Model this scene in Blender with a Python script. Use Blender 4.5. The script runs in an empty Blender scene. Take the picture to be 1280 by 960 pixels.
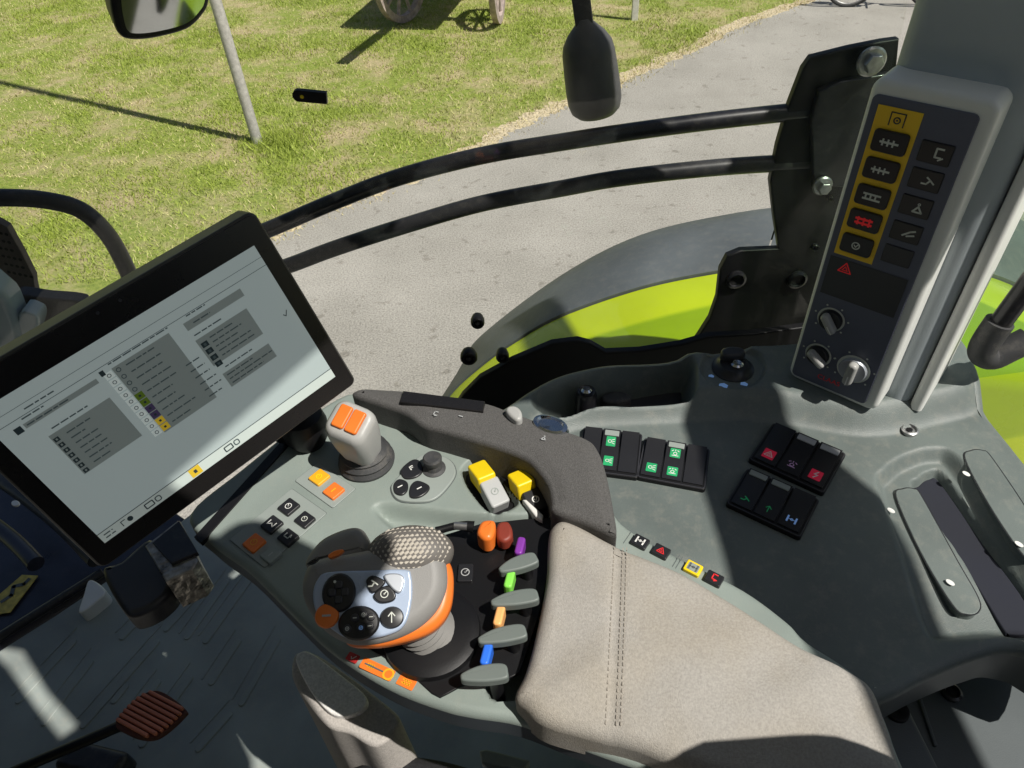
import bpy, math, random
import numpy as np
from mathutils import Vector, Matrix
random.seed(7); rng = np.random.default_rng(11)
scene = bpy.context.scene
COL = scene.collection
VV = lambda *a: Vector(a)

# ------------------------------------------------------------------ camera
F_PX, HC = 887.0, 2.9                       # focal length in photo pixels, eye height above the ground
_d = Vector((60, 970, F_PX)).normalized()   # straight down, in camera axes (x right, y down, z forward)
_f = Vector((0, 0, 1)); _Y = (_f - _d * _f.dot(_d)).normalized(); _U = -_d; _X = _Y.cross(_U)
EYE = VV(0, 0, HC)
def ray(x, y):
    v = Vector((x - 640, y - 480, F_PX))
    return Vector((_X.dot(v), _Y.dot(v), _U.dot(v))).normalized()
def P(x, y, z):                 # point of the level surface at height z
    r = ray(x, y); return EYE + r * ((z - HC) / r.z)
def V(x, y, Y):                 # point of the upright plane parallel to the cab's side window
    r = ray(x, y); return EYE + r * (Y / r.y)
def onplane(x, y, o, n):
    r = ray(x, y); return EYE + r * ((o - EYE).dot(n) / r.dot(n))
cam_d = bpy.data.cameras.new('camera'); cam = bpy.data.objects.new('camera', cam_d); COL.objects.link(cam)
cam_d.sensor_width = 36; cam_d.lens = F_PX / 1280 * 36; cam_d.clip_start = 0.02; cam_d.clip_end = 500
cx = Vector((_X.x, _Y.x, _U.x)); cy = Vector((_X.y, _Y.y, _U.y)); cz = Vector((_X.z, _Y.z, _U.z))
cam.matrix_world = Matrix(((cx.x, -cy.x, -cz.x, 0), (cx.y, -cy.y, -cz.y, 0), (cx.z, -cy.z, -cz.z, HC), (0, 0, 0, 1)))
scene.camera = cam

# ------------------------------------------------------------------ light
ELEV = math.radians(58); SAZ = Vector((0.85, -0.527, 0)).normalized()
TOSUN = SAZ * math.cos(ELEV) + VV(0, 0, math.sin(ELEV))
sd = bpy.data.lights.new('sun', 'SUN'); sd.energy = 5.0; sd.angle = math.radians(0.55); sd.color = (1, 0.955, 0.88)
sun = bpy.data.objects.new('sun', sd); COL.objects.link(sun); sun.rotation_euler = (-TOSUN).to_track_quat('-Z', 'Y').to_euler()
w = bpy.data.worlds.new('World'); scene.world = w; w.use_nodes = True
nt = w.node_tree; bg = nt.nodes['Background']; sky = nt.nodes.new('ShaderNodeTexSky'); sky.sky_type = 'NISHITA'
sky.sun_disc = False; sky.sun_elevation = ELEV; sky.sun_rotation = math.atan2(SAZ.x, SAZ.y); sky.air_density = 1.2; sky.dust_density = 1.5
nt.links.new(sky.outputs[0], bg.inputs[0]); bg.inputs[1].default_value = 0.05
scene.view_settings.view_transform = 'Standard'; scene.view_settings.look = 'None'; scene.view_settings.exposure = 0
scene.cycles.max_bounces = 8; scene.cycles.transparent_max_bounces = 16; scene.cycles.use_denoising = True

# ------------------------------------------------------------------ materials
def mat(name, col, rough=0.5, metal=0.0, var=0.12, vs=9.0, bump=0.0, bs=600.0, spec=0.5, emit=0.0, coat=0.0, dust=0.0, rv=0.1, stain=0.0):
    m = bpy.data.materials.new(name); m.use_nodes = True; t = m.node_tree; b = t.nodes['Principled BSDF']
    tc = t.nodes.new('ShaderNodeTexCoord'); n = t.nodes.new('ShaderNodeTexNoise'); n.inputs['Scale'].default_value = vs; n.inputs['Detail'].default_value = 6
    t.links.new(tc.outputs['Object'], n.inputs['Vector'])
    r = t.nodes.new('ShaderNodeValToRGB'); r.color_ramp.elements[0].position = 0.32; r.color_ramp.elements[1].position = 0.68
    r.color_ramp.elements[0].color = tuple(c * (1 - var) for c in col) + (1,); r.color_ramp.elements[1].color = tuple(min(1, c * (1 + var)) for c in col) + (1,)
    t.links.new(n.outputs['Fac'], r.inputs['Fac']); out = r.outputs['Color']
    if stain:
        n4 = t.nodes.new('ShaderNodeTexNoise'); n4.inputs['Scale'].default_value = 11; n4.inputs['Detail'].default_value = 5; t.links.new(tc.outputs['Object'], n4.inputs['Vector'])
        r4 = t.nodes.new('ShaderNodeValToRGB'); r4.color_ramp.elements[0].position = 0.36; r4.color_ramp.elements[1].position = 0.62
        r4.color_ramp.elements[0].color = (1 - stain * .55, 1 - stain * .8, 1 - stain * 1.25, 1); r4.color_ramp.elements[1].color = (1, 1, 1, 1); t.links.new(n4.outputs['Fac'], r4.inputs['Fac'])
        m4 = t.nodes.new('ShaderNodeMix'); m4.data_type = 'RGBA'; m4.blend_type = 'MULTIPLY'; m4.inputs['Factor'].default_value = 1; t.links.new(out, m4.inputs['A']); t.links.new(r4.outputs['Color'], m4.inputs['B']); out = m4.outputs['Result']
    if dust:
        n3 = t.nodes.new('ShaderNodeTexNoise'); n3.inputs['Scale'].default_value = 55; n3.inputs['Detail'].default_value = 9; n3.inputs['Roughness'].default_value = 0.75
        t.links.new(tc.outputs['Object'], n3.inputs['Vector'])
        r3 = t.nodes.new('ShaderNodeValToRGB'); r3.color_ramp.elements[0].position = 0.5; r3.color_ramp.elements[1].position = 0.8
        r3.color_ramp.elements[1].color = (dust, dust, dust, 1); t.links.new(n3.outputs['Fac'], r3.inputs['Fac'])
        mx = t.nodes.new('ShaderNodeMix'); mx.data_type = 'RGBA'; t.links.new(r3.outputs['Color'], mx.inputs['Factor']); t.links.new(out, mx.inputs['A'])
        mx.inputs['B'].default_value = (0.42, 0.38, 0.31, 1); out = mx.outputs['Result']
    t.links.new(out, b.inputs['Base Color'])
    mr = t.nodes.new('ShaderNodeMapRange'); mr.inputs['To Min'].default_value = max(0.02, rough - rv); mr.inputs['To Max'].default_value = min(1, rough + rv)
    t.links.new(n.outputs['Fac'], mr.inputs['Value']); t.links.new(mr.outputs['Result'], b.inputs['Roughness'])
    b.inputs['Metallic'].default_value = metal; b.inputs['Specular IOR Level'].default_value = spec
    b.inputs['Coat Weight'].default_value = coat; b.inputs['Coat Roughness'].default_value = 0.08
    if emit:
        b.inputs['Emission Color'].default_value = tuple(col) + (1,); b.inputs['Emission Strength'].default_value = emit
    if bump:
        n2 = t.nodes.new('ShaderNodeTexNoise'); n2.inputs['Scale'].default_value = bs; n2.inputs['Detail'].default_value = 3
        t.links.new(tc.outputs['Object'], n2.inputs['Vector'])
        bp = t.nodes.new('ShaderNodeBump'); bp.inputs['Strength'].default_value = bump; bp.inputs['Distance'].default_value = 0.002
        t.links.new(n2.outputs['Fac'], bp.inputs['Height']); t.links.new(bp.outputs['Normal'], b.inputs['Normal'])
    return m
M = {}
def dm(k, *a, **kw): M[k] = mat(k, *a, **kw)
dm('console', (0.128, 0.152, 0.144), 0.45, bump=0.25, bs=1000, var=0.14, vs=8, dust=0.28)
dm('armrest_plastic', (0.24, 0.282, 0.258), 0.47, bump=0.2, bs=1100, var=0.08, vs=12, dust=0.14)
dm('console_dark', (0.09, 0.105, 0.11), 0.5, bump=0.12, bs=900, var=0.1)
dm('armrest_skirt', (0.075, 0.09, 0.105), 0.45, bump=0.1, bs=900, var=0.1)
dm('trim_light', (0.80, 0.81, 0.77), 0.42, bump=0.08, bs=900, var=0.04)
dm('pillar_grey', (0.43, 0.475, 0.50), 0.5, bump=0.1, bs=900, var=0.05)
dm('fascia', (0.105, 0.115, 0.16), 0.45, var=0.06, bump=0.05, bs=1200)
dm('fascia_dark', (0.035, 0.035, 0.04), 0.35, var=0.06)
dm('key_black', (0.018, 0.018, 0.02), 0.32, var=0.1)
dm('black', (0.007, 0.007, 0.008), 0.45, var=0.2, bump=0.05, spec=0.3)
dm('black_paint', (0.012, 0.012, 0.015), 0.33, var=0.25, vs=20, dust=0.10, coat=0.2)
dm('black_dusty', (0.028, 0.028, 0.031), 0.38, var=0.3, vs=10, dust=0.16)
dm('pod_plastic', (0.085, 0.085, 0.088), 0.5, var=0.2, vs=12, bump=0.1, dust=0.08)
dm('rubber', (0.045, 0.046, 0.048), 0.62, var=0.15, bump=0.15, dust=0.25)
dm('bezel', (0.013, 0.012, 0.012), 0.27, var=0.1, coat=0.0)
dm('bezel_edge', (0.05, 0.05, 0.048), 0.4)
dm('screen', (0.32, 0.375, 0.37), 0.13, var=0.05, vs=4, emit=0.46, rv=0.03)
dm('screen_bar', (0.46, 0.52, 0.49), 0.22, var=0.03, emit=0.30, rv=0.03)
dm('screen_panel', (0.215, 0.25, 0.24), 0.22, var=0.03, emit=0.28, rv=0.03)
dm('screen_dark', (0.03, 0.045, 0.05), 0.22, emit=0.2)
dm('screen_mid', (0.07, 0.095, 0.10), 0.22, emit=0.25)
dm('screen_white', (0.5, 0.56, 0.54), 0.22, emit=0.4)
dm('screen_green', (0.10, 0.16, 0.02), 0.22, emit=0.3)
dm('screen_purple', (0.06, 0.045, 0.10), 0.22, emit=0.3)
dm('screen_yellow', (0.55, 0.38, 0.03), 0.22, emit=0.4)
dm('pad_fabric', (0.385, 0.365, 0.335), 0.9, var=0.12, vs=500, bump=0.4, bs=1000, spec=0.2, stain=0.13)
dm('seam', (0.31, 0.28, 0.24), 0.9, var=0.2, vs=300)
dm('grip_rubber', (0.10, 0.097, 0.094), 0.75, var=0.25, vs=700, bump=0.6, bs=1000, spec=0.3)
dm('bolster_fabric', (0.46, 0.43, 0.40), 0.9, var=0.15, vs=400, bump=0.4, bs=1000, spec=0.2)
dm('bolster_top_lit', (0.85, 0.83, 0.80), 0.85, var=0.15, vs=400, bump=0.4, bs=1000, spec=0.2)  # near-white: sunlight on the column top put into the fabric colour
dm('seat_fabric', (0.03, 0.03, 0.033), 0.85, var=0.2, vs=300, bump=0.4, bs=900, spec=0.2)
dm('orange', (0.82, 0.19, 0.025), 0.4, var=0.08, coat=0.15)
dm('amber', (0.86, 0.42, 0.02), 0.35, var=0.06, coat=0.2)
dm('yellow_key', (0.85, 0.62, 0.01), 0.4, var=0.06)
dm('strip_yellow', (0.95, 0.60, 0.025), 0.45, var=0.05)
dm('grey_key', (0.42, 0.43, 0.43), 0.45, var=0.06)
dm('plate_grey', (0.28, 0.315, 0.295), 0.4, var=0.05)
dm('line', (0.10, 0.115, 0.115), 0.5)
dm('white', (0.75, 0.75, 0.72), 0.5, var=0.05)
dm('white_print', (0.62, 0.64, 0.58), 0.5, var=0.1)
dm('red_print', (0.75, 0.025, 0.03), 0.5, emit=0.12)
dm('logo_red', (0.95, 0.03, 0.03), 0.5)
dm('dull_red', (0.45, 0.02, 0.02), 0.5)
dm('green_print', (0.02, 0.33, 0.12), 0.45, emit=0.12)
dm('red_lens', (0.62, 0.02, 0.06), 0.4, emit=0.15)
dm('lilac_print', (0.45, 0.28, 0.50), 0.5, emit=0.1)
dm('blue_print', (0.25, 0.45, 0.85), 0.5, emit=0.15)
dm('silver', (0.52, 0.55, 0.60), 0.33, metal=0.55, var=0.04, rv=0.05)
dm('joy_tan', (0.44, 0.40, 0.34), 0.6)
dm('joy_panel_sky_tint', (0.40, 0.48, 0.62), 0.28, metal=0.15, var=0.03, rv=0.04)  # silver face; its blue is sky reflection put into the base colour
dm('joy_grey', (0.235, 0.23, 0.222), 0.55, var=0.06, bump=0.1, bs=900)
dm('joy_grey_dark', (0.13, 0.12, 0.11), 0.6, var=0.06)
dm('bellows', (0.20, 0.195, 0.185), 0.6, var=0.1, bump=0.1)
dm('chrome', (0.6, 0.62, 0.65), 0.15, metal=1.0, var=0.05, rv=0.05)
dm('steel', (0.42, 0.42, 0.42), 0.35, metal=0.9, var=0.25, vs=80)
dm('lever_head', (0.40, 0.40, 0.385), 0.4, var=0.05, bump=0.06)
dm('paddle', (0.15, 0.175, 0.163), 0.5, var=0.06)
dm('cap_purple', (0.22, 0.04, 0.35), 0.4); dm('cap_green', (0.24, 0.72, 0.09), 0.4); dm('cap_peach', (0.92, 0.45, 0.16), 0.4); dm('cap_blue', (0.03, 0.17, 0.80), 0.4)
dm('lime', (0.52, 0.64, 0.012), 0.26, var=0.08, coat=0.5, vs=4, dust=0.06)
dm('fender_grey', (0.115, 0.13, 0.138), 0.55, var=0.2, vs=5, dust=0.22, bump=0.05, bs=300)
dm('floor_mat', (0.29, 0.325, 0.31), 0.5, var=0.2, vs=6, dust=0.4, bump=0.12, bs=500)
dm('shade_navy', (0.010, 0.012, 0.022), 0.8, var=0.15)  # shade of the slot channel as a colour
dm('navy_panel', (0.03, 0.034, 0.055), 0.3, var=0.25, vs=8, dust=0.08)
dm('pedal_rubber', (0.60, 0.20, 0.12), 0.65, var=0.15, bump=0.1)
dm('pedal_gap', (0.10, 0.035, 0.025), 0.8)
dm('sticker_yellow', (0.62, 0.48, 0.10), 0.5, var=0.25, vs=60)
dm('brown_plate', (0.075, 0.06, 0.055), 0.6, var=0.2, dust=0.2)
dm('blue_grey', (0.30, 0.38, 0.42), 0.25, var=0.15, coat=0.3)
dm('rough_metal', (0.30, 0.28, 0.25), 0.3, metal=0.7, var=0.6, vs=90, bump=0.8, bs=120)
dm('pole_paint', (0.50, 0.48, 0.45), 0.6, var=0.18, vs=30, bump=0.1, bs=80)
dm('old_wood', (0.42, 0.34, 0.31), 0.85, var=0.3, vs=16, bump=0.4, bs=60)
dm('white_wood', (0.62, 0.60, 0.54), 0.8, var=0.15, vs=20)
dm('verge', (0.52, 0.44, 0.29), 0.95, var=0.45, vs=40, bump=0.9, bs=90)
dm('tyre', (0.02, 0.02, 0.02), 0.7)
dm('mirror_glass', (0.6, 0.62, 0.64), 0.04, metal=1.0, var=0.03, rv=0.02)
dm('roof_liner', (0.35, 0.35, 0.34), 0.8)

def glass(name, tint, refl, dirt=0.0):
    m = bpy.data.materials.new(name); m.use_nodes = True; t = m.node_tree; t.nodes.clear()
    o = t.nodes.new('ShaderNodeOutputMaterial'); mx = t.nodes.new('ShaderNodeMixShader'); tr = t.nodes.new('ShaderNodeBsdfTransparent'); gl = t.nodes.new('ShaderNodeBsdfGlossy')
    lw = t.nodes.new('ShaderNodeLayerWeight'); lw.inputs['Blend'].default_value = 0.5
    pw = t.nodes.new('ShaderNodeMath'); pw.operation = 'POWER'; pw.inputs[1].default_value = 5.0; t.links.new(lw.outputs['Facing'], pw.inputs[0])
    mu = t.nodes.new('ShaderNodeMath'); mu.operation = 'MULTIPLY_ADD'; mu.inputs[1].default_value = refl; mu.inputs[2].default_value = 0.02
    t.links.new(pw.outputs[0], mu.inputs[0]); tr.inputs[0].default_value = (*tint, 1); gl.inputs['Roughness'].default_value = 0.02
    t.links.new(mu.outputs[0], mx.inputs[0]); t.links.new(tr.outputs[0], mx.inputs[1]); t.links.new(gl.outputs[0], mx.inputs[2])
    tc = t.nodes.new('ShaderNodeTexCoord'); nz = t.nodes.new('ShaderNodeTexNoise'); nz.inputs['Scale'].default_value = 5; nz.inputs['Detail'].default_value = 9; nz.inputs['Roughness'].default_value = .7; t.links.new(tc.outputs['Object'], nz.inputs['Vector'])
    mr = t.nodes.new('ShaderNodeMapRange'); mr.inputs['From Min'].default_value = .45; mr.inputs['From Max'].default_value = .8; mr.inputs['To Max'].default_value = dirt; t.links.new(nz.outputs['Fac'], mr.inputs['Value'])
    df = t.nodes.new('ShaderNodeBsdfDiffuse'); df.inputs[0].default_value = (.7, .68, .62, 1); m2 = t.nodes.new('ShaderNodeMixShader'); t.links.new(mr.outputs['Result'], m2.inputs[0]); t.links.new(mx.outputs[0], m2.inputs[1]); t.links.new(df.outputs[0], m2.inputs[2]); t.links.new(m2.outputs[0], o.inputs[0])
    M[name] = m
glass('pane_clear', (0.985, 0.99, 0.985), 0.6, 0.035); glass('pane_green', (0.80, 0.90, 0.80), 0.8, 0.05)

def ground_mat(name, kind):
    m = bpy.data.materials.new(name); m.use_nodes = True; t = m.node_tree; b = t.nodes['Principled BSDF']
    tc = t.nodes.new('ShaderNodeTexCoord')
    def noise(s, d=8, r=0.6):
        n = t.nodes.new('ShaderNodeTexNoise'); n.inputs['Scale'].default_value = s; n.inputs['Detail'].default_value = d; n.inputs['Roughness'].default_value = r
        t.links.new(tc.outputs['Object'], n.inputs['Vector']); return n.outputs['Fac']
    def ramp(f, *st):
        r = t.nodes.new('ShaderNodeValToRGB'); e = r.color_ramp.elements
        while len(e) < len(st): e.new(0.5)
        for k, (p, c) in enumerate(st): e[k].position = p; e[k].color = (*c, 1)
        t.links.new(f, r.inputs['Fac']); return r.outputs['Color']
    def mix(f, a, c, mode='MIX'):
        x = t.nodes.new('ShaderNodeMix'); x.data_type = 'RGBA'; x.blend_type = mode
        if isinstance(f, float): x.inputs['Factor'].default_value = f
        else: t.links.new(f, x.inputs['Factor'])
        t.links.new(a, x.inputs['A']); t.links.new(c, x.inputs['B']); return x.outputs['Result']
    if kind == 'grass':
        green = ramp(noise(26, 8, .75), (0.3, (0.09, 0.14, 0.02)), (0.5, (0.26, 0.33, 0.05)), (0.72, (0.42, 0.45, 0.11)))
        straw = ramp(noise(34, 8, .75), (0.3, (0.27, 0.22, 0.11)), (0.55, (0.54, 0.45, 0.25)), (0.75, (0.72, 0.63, 0.40)))
        k = ramp(noise(1.6, 9, .72), (0.45, (0, 0, 0)), (0.62, (1, 1, 1)))
        c = mix(k, green, straw)
        t.links.new(c, b.inputs['Base Color']); b.inputs['Roughness'].default_value = 0.95; bsn, bst = noise(45, 8, .8), 0.9
    else:
        base = ramp(noise(1.1, 8, .6), (0.3, (0.33, 0.315, 0.28)), (0.7, (0.44, 0.42, 0.38)))
        grain = ramp(noise(75, 6, .85), (0.34, (0.40, 0.39, 0.37)), (0.5, (1, 1, 1)), (0.68, (1.5, 1.47, 1.38)))
        c = mix(1.0, base, grain, 'MULTIPLY')
        spots = ramp(noise(9, 3, .5), (0.30, (0.55, 0.53, 0.5)), (0.38, (1, 1, 1)))
        c = mix(0.6, c, mix(1.0, c, spots, 'MULTIPLY'))
        t.links.new(c, b.inputs['Base Color']); b.inputs['Roughness'].default_value = 0.9; bsn, bst = noise(90, 6, .8), 0.5
    bp = t.nodes.new('ShaderNodeBump'); bp.inputs['Strength'].default_value = bst; bp.inputs['Distance'].default_value = 0.02
    t.links.new(bsn, bp.inputs['Height']); t.links.new(bp.outputs['Normal'], b.inputs['Normal'])
    M[name] = m
ground_mat('lawn', 'grass'); ground_mat('road', 'road')
def blade_mat():
    m = bpy.data.materials.new('grass_blade'); m.use_nodes = True; t = m.node_tree; b = t.nodes['Principled BSDF']
    at = t.nodes.new('ShaderNodeAttribute'); at.attribute_name = 'tint'
    t.links.new(at.outputs['Color'], b.inputs['Base Color']); b.inputs['Roughness'].default_value = 0.7
    M['grass_blade'] = m
blade_mat()

# ------------------------------------------------------------------ mesh building
class Fr:                                   # a local frame: origin and three axes
    def __init__(s, o, x, y, z=None):
        s.o = Vector(o); s.x = Vector(x).normalized(); z = Vector(z) if z is not None else s.x.cross(Vector(y))
        s.z = z.normalized(); s.y = s.z.cross(s.x).normalized(); s.x = s.y.cross(s.z).normalized()
    def __call__(s, u, v, w=0.0): return s.o + s.x * u + s.y * v + s.z * w
    def at(s, u, v, w=0.0, ang=0.0):
        c, q = math.cos(ang), math.sin(ang)
        return Fr(s(u, v, w), s.x * c + s.y * q, s.y * c - s.x * q, s.z)
    def uv(s, x, y, w=0.0):                 # local coordinates of what a photo pixel shows on this frame's plane
        p = onplane(x, y, s.o + s.z * w, s.z) - s.o; return (p.dot(s.x), p.dot(s.y))
def quad_frame(q, z=None, n=None, o=None):  # TL, TR, BR, BL pixels of a flat rectangle -> frame at its centre, width, height
    pts = [P(x, y, z) for x, y in q] if z is not None else [onplane(x, y, o, n) for x, y in q]
    c = sum(pts, VV(0, 0, 0)) / 4; ex = (pts[1] - pts[0] + pts[2] - pts[3]) / 2; ey = (pts[0] - pts[3] + pts[1] - pts[2]) / 2
    nn = VV(0, 0, 1) if z is not None else n
    ax2 = (ex.normalized() + ey.normalized().cross(nn)).normalized()
    return Fr(c, ax2, ey, nn), ex.length, ey.length
def spline(pts, n=8, closed=True):
    pts = [Vector(p) for p in pts]; N = len(pts); out = []
    for i in range(N if closed else N - 1):
        g = lambda k: pts[k % N] if closed else pts[min(max(k, 0), N - 1)]
        a, b, c, d = g(i - 1), g(i), g(i + 1), g(i + 2)
        for k in range(n):
            t = k / n
            out.append(0.5 * ((2 * b) + (c - a) * t + (2 * a - 5 * b + 4 * c - d) * t * t + (3 * b - a - 3 * c + d) * t ** 3))
    if not closed: out.append(pts[-1])
    return out
def rrect(w, h, r, n=5, cx=0, cy=0):
    r = min(r, w / 2 - 1e-5, h / 2 - 1e-5); out = []
    for sx, sy, a0 in ((1, 1, 0), (-1, 1, 90), (-1, -1, 180), (1, -1, 270)):
        for k in range(n + 1):
            a = math.radians(a0 + 90 * k / n); out.append((cx + sx * (w / 2 - r) + r * math.cos(a), cy + sy * (h / 2 - r) + r * math.sin(a)))
    return out
def ell(rx, ry=None, n=28, cx=0, cy=0):
    ry = rx if ry is None else ry
    return [(cx + rx * math.cos(2 * math.pi * k / n), cy + ry * math.sin(2 * math.pi * k / n)) for k in range(n)]
def area(o): return sum(o[i][0] * o[(i + 1) % len(o)][1] - o[(i + 1) % len(o)][0] * o[i][1] for i in range(len(o))) / 2
def ccw(o):
    o = [(p[0], p[1]) for p in o]; return o if area(o) > 0 else o[::-1]
def inset(o, d):
    n = len(o); out = []
    for i in range(n):
        a, b, c = Vector(o[i - 1]), Vector(o[i]), Vector(o[(i + 1) % n])
        e1 = (b - a); e2 = (c - b)
        if e1.length < 1e-9: e1 = e2
        if e2.length < 1e-9: e2 = e1
        n1 = Vector((-e1.y, e1.x)).normalized(); n2 = Vector((-e2.y, e2.x)).normalized()
        m = (n1 + n2); m = m.normalized() if m.length > 1e-6 else n1
        out.append(tuple(b + m * (d / max(0.5, m.dot(n1)))))
    return out
class MB:
    def __init__(s): s.v = []; s.f = []; s.mi = []; s.mats = []
    def _m(s, m):
        if m not in s.mats: s.mats.append(m)
        return s.mats.index(m)
    def add(s, vs, fs, m):
        b = len(s.v); s.v += [Vector(p) for p in vs]; k = s._m(m)
        for f in fs: s.f.append(tuple(b + i for i in f)); s.mi.append(k)
        return s
    def prism(s, o, fr, z0, z1, m, bev=0.0, seg=3, scale=1.0, bottom=True):
        o = ccw(o); n = len(o); loops = []
        if bev > 0:
            loops.append((o, z0))
            for k in range(seg + 1):
                a = math.pi / 2 * k / seg; loops.append((inset(o, bev * (1 - math.cos(a))), z1 - bev + bev * math.sin(a)))
        else: loops = [(o, z0), (o, z1)]
        if scale != 1.0:
            c = (sum(p[0] for p in o) / n, sum(p[1] for p in o) / n)
            loops[0] = ([(c[0] + (p[0] - c[0]) * scale, c[1] + (p[1] - c[1]) * scale) for p in o], z0)
        vs = [fr(p[0], p[1], z) for L, z in loops for p in L]; fs = []
        for k in range(len(loops) - 1):
            for i in range(n): j = (i + 1) % n; fs.append((k * n + i, k * n + j, (k + 1) * n + j, (k + 1) * n + i))
        fs.append(tuple(range((len(loops) - 1) * n, len(loops) * n)))
        if bottom: fs.append(tuple(range(n - 1, -1, -1)))
        return s.add(vs, fs, m)
    def flat(s, o, fr, z, m):
        o = ccw(o); return s.add([fr(p[0], p[1], z) for p in o], [tuple(range(len(o)))], m)
    def ring(s, o, fr, z, wd, m):
        o = ccw(o); i2 = inset(o, wd); n = len(o)
        return s.add([fr(p[0], p[1], z) for p in o] + [fr(p[0], p[1], z) for p in i2], [(i, (i + 1) % n, n + (i + 1) % n, n + i) for i in range(n)], m)
    def stroke(s, pts, wd, fr, z, m):
        for a, b in zip(pts, pts[1:]):
            a = Vector(a); b = Vector(b); d = b - a
            if d.length < 1e-9: continue
            d.normalize(); q = Vector((-d.y, d.x)) * wd / 2; e = d * wd * 0.3
            s.flat([a - e - q, b + e - q, b + e + q, a - e + q], fr, z, m)
        return s
    def box(s, fr, c, sz, m, bev=0.0):
        return s.prism(rrect(sz[0], sz[1], max(bev, 1e-4), 3, c[0], c[1]) if bev else [(c[0] - sz[0] / 2, c[1] - sz[1] / 2), (c[0] + sz[0] / 2, c[1] - sz[1] / 2), (c[0] + sz[0] / 2, c[1] + sz[1] / 2), (c[0] - sz[0] / 2, c[1] + sz[1] / 2)], fr, c[2] - sz[2] / 2, c[2] + sz[2] / 2, m, bev)
    def tube(s, pts, r, m, n=14, caps=True):
        pts = [Vector(p) for p in pts]; N = len(pts); R = r if isinstance(r, (list, tuple)) else [r] * N
        T = [(pts[min(i + 1, N - 1)] - pts[max(i - 1, 0)]).normalized() for i in range(N)]
        u = T[0].orthogonal().normalized(); vs = []
        for i in range(N):
            u = (u - T[i] * u.dot(T[i])).normalized(); b = T[i].cross(u)
            for k in range(n):
                a = 2 * math.pi * k / n; vs.append(pts[i] + (u * math.cos(a) + b * math.sin(a)) * R[i])
        fs = [(i * n + k, i * n + (k + 1) % n, (i + 1) * n + (k + 1) % n, (i + 1) * n + k) for i in range(N - 1) for k in range(n)]
        if caps: fs += [tuple(range(n - 1, -1, -1)), tuple(range((N - 1) * n, N * n))]
        return s.add(vs, fs, m)
    def lathe(s, prof, fr, m, n=32, sx=1.0, sy=1.0):
        vs = [fr(r * sx * math.cos(2 * math.pi * k / n), r * sy * math.sin(2 * math.pi * k / n), z) for r, z in prof for k in range(n)]
        fs = [(i * n + k, i * n + (k + 1) % n, (i + 1) * n + (k + 1) % n, (i + 1) * n + k) for i in range(len(prof) - 1) for k in range(n)]
        fs += [tuple(range(n - 1, -1, -1)), tuple(range((len(prof) - 1) * n, len(prof) * n))]
        return s.add(vs, fs, m)
    def text(s, body, fr, z, h, m, cx=0, cy=0):
        cu = bpy.data.curves.new('t', 'FONT'); cu.body = body; cu.size = h * 1.4; cu.align_x = 'CENTER'; cu.align_y = 'CENTER'; cu.fill_mode = 'FRONT'
        ob = bpy.data.objects.new('t', cu); COL.objects.link(ob); bpy.context.view_layer.update()
        me = ob.to_mesh(); vs = [fr(cx + v.co.x, cy + v.co.y, z) for v in me.vertices]; fs = [tuple(p.vertices) for p in me.polygons]
        ob.to_mesh_clear(); COL.objects.unlink(ob); bpy.data.objects.remove(ob); bpy.data.curves.remove(cu)
        return s.add(vs, fs, m)
    def build(s, name, parent=None, smooth=38, wn=True, **props):
        c = sum(s.v, VV(0, 0, 0)) / len(s.v)
        me = bpy.data.meshes.new(name); me.from_pydata([v - c for v in s.v], [], s.f); me.update()
        for m in s.mats: me.materials.append(M[m])
        me.polygons.foreach_set('material_index', s.mi)
        me.polygons.foreach_set('use_smooth', [True] * len(s.f)); me.set_sharp_from_angle(angle=math.radians(smooth))
        o = bpy.data.objects.new(name, me); COL.objects.link(o)
        WORLD[o.name] = c; o.location = c
        if parent is not None: o.parent = parent; o.location = c - WORLD[parent.name]
        if wn:
            md = o.modifiers.new('normals', 'WEIGHTED_NORMAL'); md.keep_sharp = True
        for k, v in props.items(): o[k] = v
        return o
WORLD = {}
def thing(name, loc, label, cat, group=None):
    o = bpy.data.objects.new(name, None); COL.objects.link(o); o.location = loc; o.empty_display_size = 0.05
    WORLD[o.name] = Vector(loc); o['label'] = label; o['category'] = cat
    if group: o['group'] = group
    return o

# signed distance to a closed outline (negative inside), vectorised
def sdf(px, py, poly):
    poly = np.array([(p[0], p[1]) for p in poly]); a = poly; b = np.roll(poly, -1, 0)
    d2 = np.full(px.shape, 1e9); ins = np.zeros(px.shape, bool); nx = np.zeros(px.shape); ny = np.zeros(px.shape)
    for (ax, ay), (bx, by) in zip(a, b):
        ex, ey = bx - ax, by - ay; L = ex * ex + ey * ey + 1e-12
        t = np.clip(((px - ax) * ex + (py - ay) * ey) / L, 0, 1); qx = ax + t * ex; qy = ay + t * ey
        dd = (px - qx) ** 2 + (py - qy) ** 2; k = dd < d2; d2 = np.where(k, dd, d2); nx = np.where(k, qx, nx); ny = np.where(k, qy, ny)
        cr = (ay > py) != (by > py)
        with np.errstate(divide='ignore', invalid='ignore'): xi = (bx - ax) * (py - ay) / (by - ay + 1e-15) + ax
        ins ^= cr & (px < xi)
    d = np.sqrt(d2); return np.where(ins, -d, d), nx, ny
def sst(t): t = np.clip(t, 0, 1); return t * t * (3 - 2 * t)
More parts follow.
